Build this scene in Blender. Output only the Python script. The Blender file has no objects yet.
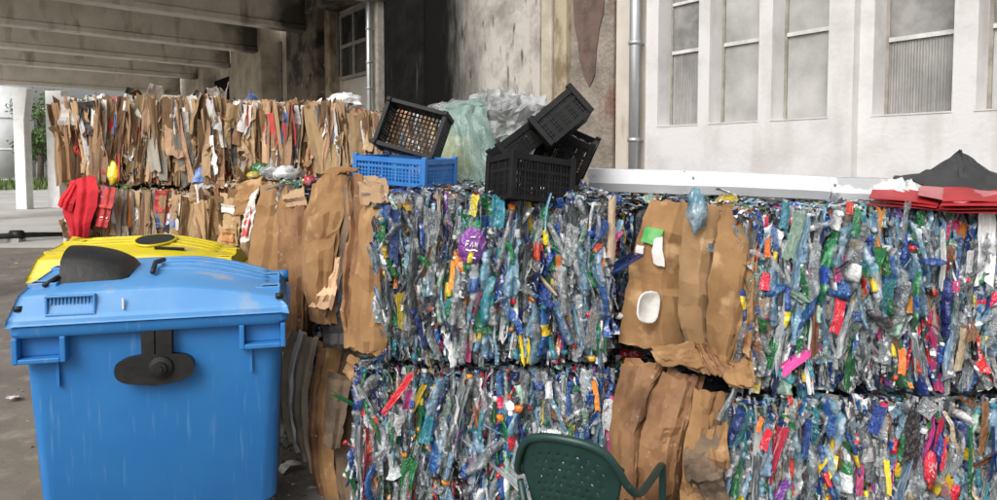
import bpy, math, random
import numpy as np
from mathutils import Vector, Matrix, noise as mnoise

# ------------------------------------------------------------------ camera, sky, sun, exposure
scn = bpy.context.scene
C = scn.collection
R = math.radians
F = 700.0                      # focal length in photograph pixels (photo 997 x 500)
CAMZ = 1.75
PITCH = R(3.0)
U0, HOR = 498.5, 162.0
V0 = HOR + F * math.tan(PITCH)

cam = bpy.data.cameras.new('camera')
camo = bpy.data.objects.new('camera', cam); C.objects.link(camo)
camo.location = (0, 0, CAMZ)
camo.rotation_euler = (R(90) - PITCH, 0, 0)
cam.sensor_width = 36.0
cam.lens = 36.0 * F / 997.0
cam.shift_y = -(250.0 - V0) / 997.0
cam.clip_start = 0.05; cam.clip_end = 2000
scn.camera = camo

SUN_EL, SUN_AZ = R(42), R(208)   # azimuth clockwise from +Y
world = bpy.data.worlds.new('World'); scn.world = world
world.use_nodes = True
wn = world.node_tree.nodes; wl = world.node_tree.links
wn.clear()
sky = wn.new('ShaderNodeTexSky'); sky.sky_type = 'NISHITA'; sky.sun_disc = False
sky.sun_elevation = SUN_EL; sky.sun_rotation = SUN_AZ
sky.dust_density = 6.0; sky.air_density = 1.0; sky.ozone_density = 1.0
hs = wn.new('ShaderNodeHueSaturation'); hs.inputs['Saturation'].default_value = 0.22
bg = wn.new('ShaderNodeBackground'); bg.inputs['Strength'].default_value = 0.15
wo = wn.new('ShaderNodeOutputWorld')
wl.new(sky.outputs[0], hs.inputs['Color']); wl.new(hs.outputs[0], bg.inputs['Color']); wl.new(bg.outputs[0], wo.inputs[0])

sl = bpy.data.lights.new('sun', 'SUN'); sl.energy = 1.2; sl.angle = R(32); sl.color = (1.0, 0.97, 0.93)
slo = bpy.data.objects.new('sun', sl); C.objects.link(slo)
sd = Vector((math.sin(SUN_AZ) * math.cos(SUN_EL), math.cos(SUN_AZ) * math.cos(SUN_EL), math.sin(SUN_EL)))
slo.rotation_euler = sd.to_track_quat('Z', 'Y').to_euler()
slo.location = (-3, -6, 12)

scn.view_settings.view_transform = 'Standard'
scn.view_settings.look = 'None'
scn.view_settings.exposure = 0.18
scn.view_settings.gamma = 1.0
scn.cycles.max_bounces = 6
scn.cycles.transparent_max_bounces = 12
scn.cycles.use_denoising = True

# ------------------------------------------------------------------ helpers
def ray(u, v):
    a = (u - U0) / F; b = (V0 - v) / F
    cp, sp = math.cos(PITCH), math.sin(PITCH)
    return Vector((a, cp + b * sp, -sp + b * cp))

def at(u, v, Y):
    d = ray(u, v)
    return Vector((0, 0, CAMZ)) + d * (Y / d.y)

def link(o, parent=None):
    C.objects.link(o)
    if parent is not None:
        o.parent = parent
    return o

def mesh(name, verts, faces, mats=(), fm=None, smooth=True):
    me = bpy.data.meshes.new(name)
    me.from_pydata([tuple(v) for v in verts], [], [tuple(f) for f in faces])
    for m in mats:
        me.materials.append(m)
    if fm is not None:
        me.polygons.foreach_set('material_index', np.array(fm, dtype=np.int32))
    me.polygons.foreach_set('use_smooth', np.full(len(me.polygons), smooth))
    me.update()
    return me

ROOTM = {}
def obj(name, me, parent=None, loc=(0, 0, 0), rot=(0, 0, 0), scale=(1, 1, 1), world_verts=False):
    o = bpy.data.objects.new(name, me)
    link(o, parent)
    if world_verts and parent is not None:
        o.matrix_parent_inverse = ROOTM[parent.name].inverted()
    else:
        o.location = loc; o.rotation_euler = rot; o.scale = scale
    return o

def tag(o, label=None, cat=None, group=None, kind=None):
    if label: o['label'] = label
    if cat: o['category'] = cat
    if group: o['group'] = group
    if kind: o['kind'] = kind
    return o

def thing(name, label, cat, loc=(0, 0, 0), rotz=0.0, group=None, rot=None):
    o = bpy.data.objects.new(name, None); C.objects.link(o)
    o.empty_display_size = 0.1
    o.location = loc
    o.rotation_euler = rot if rot is not None else (0, 0, rotz)
    from mathutils import Euler
    ROOTM[o.name] = Matrix.Translation(Vector(loc)) @ Euler(o.rotation_euler).to_matrix().to_4x4()
    return tag(o, label, cat, group)

class MB:
    """collects pieces of one mesh"""
    def __init__(s): s.v = []; s.f = []; s.m = []
    def add(s, v, f, m=0):
        b = len(s.v); s.v += [tuple(q) for q in v]; s.f += [tuple(i + b for i in q) for q in f]; s.m += [m] * len(f); return s
    def box(s, x0, x1, y0, y1, z0, z1, m=0):
        v = [(x0, y0, z0), (x1, y0, z0), (x1, y1, z0), (x0, y1, z0), (x0, y0, z1), (x1, y0, z1), (x1, y1, z1), (x0, y1, z1)]
        f = [(0, 3, 2, 1), (4, 5, 6, 7), (0, 1, 5, 4), (1, 2, 6, 5), (2, 3, 7, 6), (3, 0, 4, 7)]
        return s.add(v, f, m)
    def obox(s, M, sx, sy, sz, m=0):
        q = MB().box(-sx / 2, sx / 2, -sy / 2, sy / 2, -sz / 2, sz / 2)
        return s.add([M @ Vector(p) for p in q.v], q.f, m)
    def bar(s, a, b, w, h, m=0):
        a = Vector(a); b = Vector(b); d = b - a
        q = d.to_track_quat('X', 'Z').to_matrix().to_4x4()
        return s.obox(Matrix.Translation((a + b) / 2) @ q, d.length, w, h, m)
    def tube(s, pts, r, n=8, m=0, cap=True, ry=None):
        pts = [Vector(p) for p in pts]
        rr = r if isinstance(r, (list, tuple)) else [r] * len(pts)
        v = []; f = []
        for i, p in enumerate(pts):
            d = (pts[min(i + 1, len(pts) - 1)] - pts[max(i - 1, 0)]).normalized()
            up = Vector((0, 0, 1)) if abs(d.z) < 0.93 else Vector((0, 1, 0))
            a = d.cross(up).normalized(); b = a.cross(d).normalized()
            for k in range(n):
                t = 2 * math.pi * k / n
                v.append(p + a * (rr[i] * math.cos(t)) + b * ((ry or 1.0) * rr[i] * math.sin(t)))
        for i in range(len(pts) - 1):
            for k in range(n):
                k2 = (k + 1) % n
                f.append((i * n + k, i * n + k2, (i + 1) * n + k2, (i + 1) * n + k))
        if cap:
            f.append(tuple(range(n))[::-1]); f.append(tuple((len(pts) - 1) * n + k for k in range(n)))
        return s.add(v, f, m)
    def build(s, name, mats, parent=None, smooth=False, world_verts=False, bevel=0.0, **kw):
        if not isinstance(mats, (list, tuple)): mats = [mats]
        o = obj(name, mesh(name, s.v, s.f, mats, s.m, smooth), parent, world_verts=world_verts, **kw)
        if bevel:
            md = o.modifiers.new('bevel', 'BEVEL'); md.width = bevel; md.segments = 2; md.limit_method = 'ANGLE'; md.angle_limit = R(40)
            md.harden_normals = False
        return o

def slab_geo(P, th):
    """closed thin sheet from a grid of points P[i][j] (nu x nv), thickness th along the normal"""
    nu, nv = P.shape[:2]
    du = np.gradient(P, axis=0); dv = np.gradient(P, axis=1)
    N = np.cross(du, dv); N /= (np.linalg.norm(N, axis=2, keepdims=True) + 1e-9)
    Q = P + N * th
    o = nu * nv
    f = []
    for i in range(nu - 1):
        for j in range(nv - 1):
            a, b, c, d = i * nv + j, (i + 1) * nv + j, (i + 1) * nv + j + 1, i * nv + j + 1
            f.append((a, d, c, b)); f.append((o + a, o + b, o + c, o + d))
    rim = [i * nv for i in range(nu)] + [(nu - 1) * nv + j for j in range(1, nv)] + [i * nv + nv - 1 for i in range(nu - 2, -1, -1)] + [j for j in range(nv - 2, 0, -1)]
    Pf, Qf = P.reshape(-1, 3), Q.reshape(-1, 3)
    nr = len(rim); v = np.concatenate([Pf, Qf, Pf[rim], Qf[rim]])          # the rim has its own vertices, so edges stay crisp
    for k in range(nr):
        k2 = (k + 1) % nr
        f.append((2 * o + k, 2 * o + k2, 2 * o + nr + k2, 2 * o + nr + k))
    return v, f

# ------------------------------------------------------------------ materials
def mat(name, col, col2=None, rough=0.6, var=0.0, hue=0.0, nscale=6.0, ndet=5.0, lo=0.4, hi=0.65, bump=0.0, bscale=20.0,
        bdist=0.02, alpha=1.0, spec=0.5, metal=0.0, trans=0.0, attr=None, space='Object', stretch=None, coat=0.0, streak=None, ridged=False, ribs=0.0, dark_lines=None):
    m = bpy.data.materials.new(name); m.use_nodes = True
    nt = m.node_tree; n = nt.nodes; L = nt.links
    p = n['Principled BSDF']
    tc = n.new('ShaderNodeTexCoord'); co = tc.outputs[space]
    if stretch:
        mp = n.new('ShaderNodeMapping'); mp.inputs['Scale'].default_value = stretch
        L.new(co, mp.inputs['Vector']); co = mp.outputs[0]
    if attr:
        at_ = n.new('ShaderNodeAttribute'); at_.attribute_name = attr; base = at_.outputs['Color']
    else:
        rg = n.new('ShaderNodeRGB'); rg.outputs[0].default_value = (*col, 1); base = rg.outputs[0]
    if col2 is not None:
        nz = n.new('ShaderNodeTexNoise'); nz.inputs['Scale'].default_value = nscale; nz.inputs['Detail'].default_value = ndet
        nz.inputs['Roughness'].default_value = 0.6
        L.new(co, nz.inputs['Vector'])
        mr = n.new('ShaderNodeMapRange'); mr.inputs['From Min'].default_value = lo; mr.inputs['From Max'].default_value = hi
        L.new(nz.outputs['Fac'], mr.inputs['Value'])
        mx = n.new('ShaderNodeMix'); mx.data_type = 'RGBA'
        L.new(mr.outputs[0], mx.inputs[0]); L.new(base, mx.inputs[6]); mx.inputs[7].default_value = (*col2, 1)
        base = mx.outputs[2]
    if streak:
        sc_, st_, c3, l3, h3 = streak
        mp = n.new('ShaderNodeMapping'); mp.inputs['Scale'].default_value = st_
        L.new(tc.outputs[space], mp.inputs['Vector'])
        nz = n.new('ShaderNodeTexNoise'); nz.inputs['Scale'].default_value = sc_; nz.inputs['Detail'].default_value = 4
        L.new(mp.outputs[0], nz.inputs['Vector'])
        mr = n.new('ShaderNodeMapRange'); mr.inputs['From Min'].default_value = l3; mr.inputs['From Max'].default_value = h3
        L.new(nz.outputs['Fac'], mr.inputs['Value'])
        mx = n.new('ShaderNodeMix'); mx.data_type = 'RGBA'
        L.new(mr.outputs[0], mx.inputs[0]); L.new(base, mx.inputs[6]); mx.inputs[7].default_value = (*c3, 1)
        base = mx.outputs[2]
    if dark_lines:
        sc_, c4, l4, h4 = dark_lines  # thin ridged-noise lines in a darker tone over the base colour
        nz = n.new('ShaderNodeTexNoise'); nz.noise_type = 'RIDGED_MULTIFRACTAL'; nz.inputs['Scale'].default_value = sc_; nz.inputs['Detail'].default_value = 5; nz.inputs['Roughness'].default_value = 0.45
        L.new(co, nz.inputs['Vector'])
        mr = n.new('ShaderNodeMapRange'); mr.inputs['From Min'].default_value = l4; mr.inputs['From Max'].default_value = h4
        L.new(nz.outputs['Fac'], mr.inputs['Value'])
        mx = n.new('ShaderNodeMix'); mx.data_type = 'RGBA'
        L.new(mr.outputs[0], mx.inputs[0]); L.new(base, mx.inputs[6]); mx.inputs[7].default_value = (*c4, 1)
        base = mx.outputs[2]
    if var or hue:
        oi = n.new('ShaderNodeObjectInfo')
        hsv = n.new('ShaderNodeHueSaturation')
        mr = n.new('ShaderNodeMapRange'); mr.inputs['To Min'].default_value = 1 - var; mr.inputs['To Max'].default_value = 1 + var
        L.new(oi.outputs['Random'], mr.inputs['Value']); L.new(mr.outputs[0], hsv.inputs['Value'])
        if hue:
            m2 = n.new('ShaderNodeMath'); m2.operation = 'MULTIPLY'; m2.inputs[1].default_value = 7.31
            L.new(oi.outputs['Random'], m2.inputs[0])
            m3 = n.new('ShaderNodeMath'); m3.operation = 'FRACT'; L.new(m2.outputs[0], m3.inputs[0])
            mr2 = n.new('ShaderNodeMapRange'); mr2.inputs['To Min'].default_value = 0.5 - hue; mr2.inputs['To Max'].default_value = 0.5 + hue
            L.new(m3.outputs[0], mr2.inputs['Value']); L.new(mr2.outputs[0], hsv.inputs['Hue'])
        L.new(base, hsv.inputs['Color']); base = hsv.outputs[0]
    L.new(base, p.inputs['Base Color'])
    p.inputs['Roughness'].default_value = rough
    p.inputs['Metallic'].default_value = metal
    p.inputs['Specular IOR Level'].default_value = spec
    p.inputs['Alpha'].default_value = alpha
    p.inputs['Transmission Weight'].default_value = trans
    p.inputs['Coat Weight'].default_value = coat
    if bump:
        nb = n.new('ShaderNodeTexNoise'); nb.inputs['Scale'].default_value = bscale; nb.inputs['Detail'].default_value = 5
        if ridged: nb.noise_type = 'RIDGED_MULTIFRACTAL'; nb.inputs['Detail'].default_value = 3
        L.new(co, nb.inputs['Vector'])
        hsock = nb.outputs['Fac']
        if ribs:
            wv = n.new('ShaderNodeTexWave'); wv.bands_direction = 'Z'; wv.inputs['Scale'].default_value = ribs; wv.inputs['Distortion'].default_value = 6.0; wv.inputs['Detail'].default_value = 2
            L.new(co, wv.inputs['Vector'])
            ad = n.new('ShaderNodeMath'); ad.operation = 'MULTIPLY_ADD'; ad.inputs[1].default_value = 0.07; L.new(wv.outputs['Fac'], ad.inputs[0]); L.new(nb.outputs['Fac'], ad.inputs[2]); hsock = ad.outputs[0]
        bp = n.new('ShaderNodeBump'); bp.inputs['Strength'].default_value = bump; bp.inputs['Distance'].default_value = bdist
        L.new(hsock, bp.inputs['Height']); L.new(bp.outputs[0], p.inputs['Normal'])
    return m

M = {}
# setting
M['ground'] = mat('ground_concrete', (0.185, 0.165, 0.143), (0.095, 0.08, 0.066), rough=0.85, nscale=0.9, ndet=9, lo=0.35, hi=0.7, bump=0.35, bscale=9, bdist=0.03,
                  streak=(3.5, (1, 1, 1), (0.25, 0.228, 0.20), 0.56, 0.72))
M['yard'] = mat('yard_concrete', (0.46, 0.45, 0.43), (0.33, 0.32, 0.30), rough=0.9, nscale=0.4, bump=0.2)
M['grass'] = mat('grass_blades', (0.09, 0.15, 0.035), (0.16, 0.19, 0.06), rough=0.8, nscale=1.5)
M['white_wall'] = mat('white_render', (0.645, 0.632, 0.622), (0.51, 0.495, 0.48), rough=0.9, nscale=2.6, ndet=11, lo=0.45, hi=0.72, bump=0.3, bscale=24, bdist=0.012,
                      streak=(2.2, (2.0, 2.0, 0.35), (0.50, 0.475, 0.45), 0.56, 0.82))
M['cream_wall'] = mat('cream_render', (0.60, 0.555, 0.49), (0.46, 0.41, 0.34), rough=0.9, nscale=1.6, ndet=8, lo=0.4, hi=0.7, bump=0.25, bscale=25, bdist=0.01,
                      streak=(3, (2.5, 2.5, 0.4), (0.36, 0.28, 0.19), 0.58, 0.75))
M['rough_concrete'] = mat('stripped_concrete', (0.30, 0.26, 0.215), (0.16, 0.135, 0.11), rough=0.95, nscale=3.0, ndet=9, lo=0.38, hi=0.66, bump=0.7, bscale=22, bdist=0.03,
                          streak=(1.5, (1.3, 1.3, 0.35), (0.17, 0.095, 0.07), 0.52, 0.6))
M['stain'] = mat('red_brown_patch', (0.15, 0.10, 0.082), (0.085, 0.062, 0.053), rough=0.95, nscale=6, bump=0.5, bscale=30)
M['old_paint'] = mat('flaking_paint', (0.40, 0.34, 0.24), (0.20, 0.15, 0.09), rough=0.9, nscale=5, ndet=8, lo=0.45, hi=0.6, bump=0.6, bscale=18, stretch=(1, 1, 0.5))
M['soot_black'] = mat('soot_black', (0.011, 0.0105, 0.010), (0.004, 0.004, 0.004), rough=0.95, spec=0.1, nscale=2.5, ndet=9, bump=0.4, bscale=12,
                      streak=(3.4, (1.6, 1.6, 0.22), (0.045, 0.042, 0.038), 0.64, 0.74))
M['burnt'] = mat('burnt_render', (0.17, 0.14, 0.105), (0.035, 0.03, 0.026), rough=0.95, nscale=2.2, ndet=10, lo=0.42, hi=0.58, bump=0.7, bscale=16,
                 streak=(9, (1, 1, 0.6), (0.38, 0.33, 0.27), 0.64, 0.70))
M['beam'] = mat('beam_concrete', (0.80, 0.76, 0.69), (0.62, 0.58, 0.51), rough=0.9, nscale=1.6, ndet=9, lo=0.4, hi=0.7, bump=0.25, bscale=12,
                streak=(2.5, (1, 1, 0.3), (0.36, 0.31, 0.25), 0.56, 0.72))
def beam_soot(m):
    nt = m.node_tree; n = nt.nodes; L = nt.links
    p = n['Principled BSDF']; src = p.inputs['Base Color'].links[0].from_socket
    tc = n.new('ShaderNodeTexCoord'); dp = n.new('ShaderNodeVectorMath'); dp.operation = 'DOT_PRODUCT'; dp.inputs[1].default_value = (0.814, 0.581, 0)   # grows towards the wall
    L.new(tc.outputs['Object'], dp.inputs[0])
    nz = n.new('ShaderNodeTexNoise'); nz.inputs['Scale'].default_value = 0.9; nz.inputs['Detail'].default_value = 8
    L.new(tc.outputs['Object'], nz.inputs['Vector'])
    ma = n.new('ShaderNodeMath'); ma.operation = 'MULTIPLY_ADD'; L.new(nz.outputs['Fac'], ma.inputs[0]); ma.inputs[1].default_value = 4.0; L.new(dp.outputs['Value'], ma.inputs[2])
    mr = n.new('ShaderNodeMapRange'); mr.inputs['From Min'].default_value = 1.0; mr.inputs['From Max'].default_value = 2.0; L.new(ma.outputs[0], mr.inputs['Value'])
    mx = n.new('ShaderNodeMix'); mx.data_type = 'RGBA'; mx.inputs[7].default_value = (0.10, 0.09, 0.076, 1)
    L.new(mr.outputs[0], mx.inputs[0]); L.new(src, mx.inputs[6]); L.new(mx.outputs[2], p.inputs['Base Color'])
beam_soot(M['beam'])
M['tan'] = mat('tan_render', (0.50, 0.445, 0.355), (0.32, 0.275, 0.21), rough=0.9, nscale=2.0, ndet=8, bump=0.3, bscale=15)
M['white_post'] = mat('white_painted_post', (0.84, 0.84, 0.83), (0.74, 0.74, 0.73), rough=0.8, nscale=3)
M['tank'] = mat('tank_white', (0.78, 0.79, 0.79), (0.66, 0.67, 0.67), rough=0.6, nscale=1)
M['leaf'] = mat('leaf_green', (0.06, 0.12, 0.03), (0.11, 0.17, 0.045), rough=0.7, nscale=1.2, lo=0.35, hi=0.65)
M['bark'] = mat('bark', (0.12, 0.09, 0.07), (0.07, 0.055, 0.04), rough=0.9, nscale=8, bump=0.5)
M['fence'] = mat('fence_grey', (0.40, 0.40, 0.38), (0.3, 0.3, 0.28), rough=0.8, var=0.15)
M['zinc'] = mat('zinc_pipe', (0.50, 0.52, 0.53), (0.40, 0.41, 0.42), rough=0.42, metal=0.65, nscale=5, stretch=(1, 1, 0.3))
M['glass_dark'] = mat('dark_glass', (0.025, 0.027, 0.028), (0.06, 0.06, 0.058), rough=0.15, nscale=2)
M['frame_grey'] = mat('window_frame_grey', (0.33, 0.31, 0.27), (0.22, 0.2, 0.17), rough=0.7, nscale=8)
M['frame_white'] = mat('window_frame_white', (0.66, 0.65, 0.63), (0.5, 0.49, 0.47), rough=0.6, nscale=8)

def ribbed_glass():
    m = mat('ribbed_glass', (0.38, 0.37, 0.355), (0.20, 0.195, 0.185), rough=0.25, nscale=2.2, ndet=7, lo=0.35, hi=0.7,
            streak=(14, (3.0, 1.0, 0.06), (0.50, 0.49, 0.47), 0.55, 0.85))
    nt = m.node_tree; n = nt.nodes; L = nt.links
    w = n.new('ShaderNodeTexWave'); w.inputs['Scale'].default_value = 14; w.inputs['Distortion'].default_value = 0.6
    tc = n.new('ShaderNodeTexCoord'); L.new(tc.outputs['Object'], w.inputs['Vector'])
    b = n.new('ShaderNodeBump'); b.inputs['Strength'].default_value = 0.5; b.inputs['Distance'].default_value = 0.01
    L.new(w.outputs['Fac'], b.inputs['Height']); L.new(b.outputs[0], n['Principled BSDF'].inputs['Normal'])
    return m
M['glass_rib'] = ribbed_glass()
M['glass_dirty'] = mat('dirty_glass', (0.34, 0.33, 0.315), (0.14, 0.14, 0.135), rough=0.2, nscale=3.0, ndet=9, lo=0.35, hi=0.62)

M['glass_frost'] = mat('frosted_glass', (0.50, 0.495, 0.475), (0.25, 0.248, 0.235), rough=0.3, nscale=1.7, ndet=9, lo=0.36, hi=0.68)
def sooty():
    m = mat('sooty_render', (0.47, 0.445, 0.40), (0.25, 0.23, 0.20), rough=0.95, spec=0.08, nscale=2.2, ndet=10, lo=0.45, hi=0.66, bump=0.3, bscale=16,
            streak=(4.0, (1.8, 1.0, 0.5), (0.12, 0.10, 0.085), 0.58, 0.68))
    nt = m.node_tree; n = nt.nodes; L = nt.links
    p = n['Principled BSDF']; src = p.inputs['Base Color'].links[0].from_socket
    tc = n.new('ShaderNodeTexCoord'); sp = n.new('ShaderNodeSeparateXYZ'); L.new(tc.outputs['Object'], sp.inputs[0])
    nz = n.new('ShaderNodeTexNoise'); nz.inputs['Scale'].default_value = 1.6; nz.inputs['Detail'].default_value = 9; nz.inputs['Roughness'].default_value = 0.7
    mpz = n.new('ShaderNodeMapping'); mpz.inputs['Scale'].default_value = (1.6, 1, 0.35); L.new(tc.outputs['Object'], mpz.inputs['Vector']); L.new(mpz.outputs[0], nz.inputs['Vector'])
    ma = n.new('ShaderNodeMath'); ma.operation = 'MULTIPLY_ADD'; L.new(nz.outputs['Fac'], ma.inputs[0]); ma.inputs[1].default_value = 1.6
    L.new(sp.outputs['X'], ma.inputs[2])
    mr = n.new('ShaderNodeMapRange'); mr.interpolation_type = 'SMOOTHSTEP'
    mr.inputs['From Min'].default_value = 3.4; mr.inputs['From Max'].default_value = 5.0
    L.new(ma.outputs[0], mr.inputs['Value'])
    mx = n.new('ShaderNodeMix'); mx.data_type = 'RGBA'; mx.inputs[7].default_value = (0.007, 0.0065, 0.006, 1)
    L.new(mr.outputs[0], mx.inputs[0]); L.new(src, mx.inputs[6]); L.new(mx.outputs[2], p.inputs['Base Color'])
    return m
M['sooty'] = sooty()

# bins, crates, things
M['blue_bin'] = mat('blue_bin_plastic', (0.022, 0.165, 0.45), (0.028, 0.185, 0.47), rough=0.45, nscale=3, bump=0.05, bscale=60, bdist=0.003,
                    streak=(16, (3.0, 3.0, 0.25), (0.10, 0.25, 0.50), 0.60, 0.80))
M['blue_lid'] = mat('blue_lid_plastic', (0.075, 0.265, 0.57), (0.12, 0.31, 0.59), rough=0.42, nscale=4, lo=0.45, hi=0.7, bump=0.05, bscale=50, bdist=0.003,
                    streak=(6, (1, 1, 1), (0.33, 0.37, 0.42), 0.58, 0.80))
M['yellow_bin'] = mat('yellow_bin_plastic', (0.64, 0.53, 0.013), (0.58, 0.46, 0.018), rough=0.4, nscale=5, bump=0.05, bscale=50, bdist=0.003,
                      streak=(6, (1, 1, 1), (0.40, 0.33, 0.12), 0.58, 0.78))
M['black_plastic'] = mat('black_plastic', (0.011, 0.011, 0.011), (0.022, 0.021, 0.02), rough=0.5, spec=0.35, nscale=8, bump=0.1, bscale=40)
M['black_crate'] = mat('black_crate_plastic', (0.005, 0.005, 0.0055), (0.011, 0.011, 0.011), rough=0.55, spec=0.25, nscale=10)
M['blue_crate'] = mat('blue_crate_plastic', (0.024, 0.15, 0.46), (0.035, 0.19, 0.5), rough=0.45, nscale=8)
M['hole'] = mat('dark_inside', (0.008, 0.008, 0.008), rough=0.9)
M['rubber'] = mat('castor_rubber', (0.03, 0.03, 0.03), rough=0.8)
M['chair'] = mat('dark_green_plastic', (0.008, 0.034, 0.029), (0.012, 0.044, 0.038), rough=0.42, nscale=12, bump=0.06, bscale=80, bdist=0.002)
M['white_metal'] = mat('white_painted_metal', (0.60, 0.61, 0.62), (0.50, 0.51, 0.52), rough=0.5, nscale=3, lo=0.5, hi=0.75, bump=0.08, bscale=8)
M['worn_metal'] = mat('worn_white_metal', (0.66, 0.67, 0.68), (0.30, 0.31, 0.32), rough=0.5, nscale=4.5, ndet=6, lo=0.55, hi=0.6)
M['red_sheet'] = mat('red_plastic_sheet', (0.40, 0.022, 0.028), (0.29, 0.018, 0.022), rough=0.45, nscale=5, var=0.2)
M['pink_sheet'] = mat('faded_red_sheet', (0.48, 0.19, 0.20), (0.42, 0.12, 0.13), rough=0.5, nscale=5)
M['black_sheet'] = mat('black_rubber_sheet', (0.022, 0.022, 0.023), (0.04, 0.04, 0.042), rough=0.6, nscale=4, bump=0.2, bscale=12)
M['red_cloth'] = mat('red_cloth', (0.62, 0.015, 0.03), (0.48, 0.01, 0.02), rough=0.8, nscale=5, bump=0.3, bscale=40)
M['bag_green'] = mat('green_film', (0.33, 0.46, 0.41), (0.16, 0.26, 0.23), rough=0.22, nscale=4, stretch=(2.5, 2.5, 0.4), alpha=0.5, bump=0.5, bscale=7, bdist=0.05)
M['bag_green2'] = mat('clear_green_film', (0.36, 0.44, 0.40), (0.20, 0.25, 0.22), rough=0.18, nscale=4, stretch=(2.5, 2.5, 0.4), alpha=0.42, bump=0.3, bscale=9, bdist=0.03)
M['bag_grey'] = mat('grey_film', (0.46, 0.47, 0.47), (0.24, 0.25, 0.25), rough=0.28, nscale=7, alpha=0.7, bump=0.6, bscale=10, bdist=0.06)
M['wire'] = mat('binding_wire', (0.10, 0.095, 0.09), rough=0.5, metal=0.6)

# cardboard
def kraft(name, c, d, **k):
    return mat(name, c, d, rough=0.85, var=0.38, hue=0.012, nscale=3.2, ndet=7, lo=0.35, hi=0.72, bump=0.35, bscale=14, bdist=0.02, spec=0.25, **k)
M['k1'] = kraft('kraft_card', (0.39, 0.255, 0.145), (0.27, 0.17, 0.095))
M['k2'] = kraft('pale_card', (0.47, 0.32, 0.19), (0.36, 0.23, 0.13))
M['k3'] = kraft('dark_wet_card', (0.22, 0.125, 0.065), (0.13, 0.075, 0.042))
M['k4'] = kraft('grey_board', (0.40, 0.36, 0.31), (0.27, 0.24, 0.2))
M['kw'] = mat('white_card', (0.70, 0.69, 0.67), (0.55, 0.53, 0.5), rough=0.7, var=0.15, nscale=3, bump=0.3, bscale=12)
M['kr'] = mat('red_print_card', (0.52, 0.035, 0.04), (0.60, 0.10, 0.08), rough=0.6, var=0.2, nscale=3, bump=0.2, bscale=12)
M['kg'] = mat('green_print_card', (0.05, 0.30, 0.07), (0.3, 0.5, 0.2), rough=0.6, var=0.3, nscale=3)
M['kb'] = mat('blue_print_card', (0.05, 0.12, 0.38), (0.3, 0.4, 0.6), rough=0.6, var=0.3, nscale=3)
M['ko'] = mat('orange_print_card', (0.62, 0.24, 0.05), (0.55, 0.16, 0.04), rough=0.6, var=0.3, nscale=3)
M['kk'] = mat('black_card', (0.035, 0.033, 0.033), (0.06, 0.055, 0.05), rough=0.7, nscale=3)
M['tub'] = mat('milk_white_plastic', (0.74, 0.73, 0.70), (0.62, 0.60, 0.56), rough=0.35, nscale=3)
M['card_big'] = mat('crushed_carton', (0.335, 0.195, 0.088), (0.195, 0.102, 0.045), rough=0.85, nscale=5.0, ndet=8, lo=0.35, hi=0.7, bump=0.45, bscale=4.5, bdist=0.02, dark_lines=(9.0, (0.15, 0.085, 0.042), 0.50, 0.72), ridged=True, spec=0.2, var=0.1,
                    streak=(7, (1, 1, 1), (0.47, 0.30, 0.155), 0.58, 0.70))
M['card_big2'] = mat('scuffed_carton', (0.35, 0.215, 0.11), (0.23, 0.135, 0.066), rough=0.85, nscale=6.0, ndet=8, lo=0.35, hi=0.7, bump=0.45, bscale=4.5, bdist=0.02, dark_lines=(9.0, (0.14, 0.08, 0.04), 0.50, 0.72), ridged=True, spec=0.2,
                     streak=(9, (1, 1, 1), (0.45, 0.30, 0.17), 0.6, 0.68))
M['card_wet'] = mat('damp_carton', (0.29, 0.155, 0.072), (0.13, 0.062, 0.03), rough=0.65, nscale=5.0, ndet=9, lo=0.38, hi=0.62, bump=0.5, bscale=5, bdist=0.02, dark_lines=(9.0, (0.07, 0.036, 0.02), 0.50, 0.72), ridged=True, spec=0.3, var=0.12,
                    streak=(30, (1, 1, 1), (0.45, 0.33, 0.22), 0.66, 0.74))
M['card_dirty'] = mat('dirty_carton', (0.20, 0.14, 0.09), (0.085, 0.062, 0.045), rough=0.85, nscale=6, ndet=8, lo=0.38, hi=0.62, bump=0.5, bscale=5, bdist=0.02, dark_lines=(9.0, (0.045, 0.034, 0.026), 0.50, 0.72), ridged=True, spec=0.2, var=0.2)
M['card_grey'] = mat('grey_brown_carton', (0.42, 0.345, 0.26), (0.26, 0.205, 0.15), rough=0.85, nscale=5, ndet=8, bump=0.5, bscale=5, bdist=0.02, dark_lines=(9.0, (0.13, 0.105, 0.08), 0.50, 0.72), ridged=True, spec=0.2, var=0.2)

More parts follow.
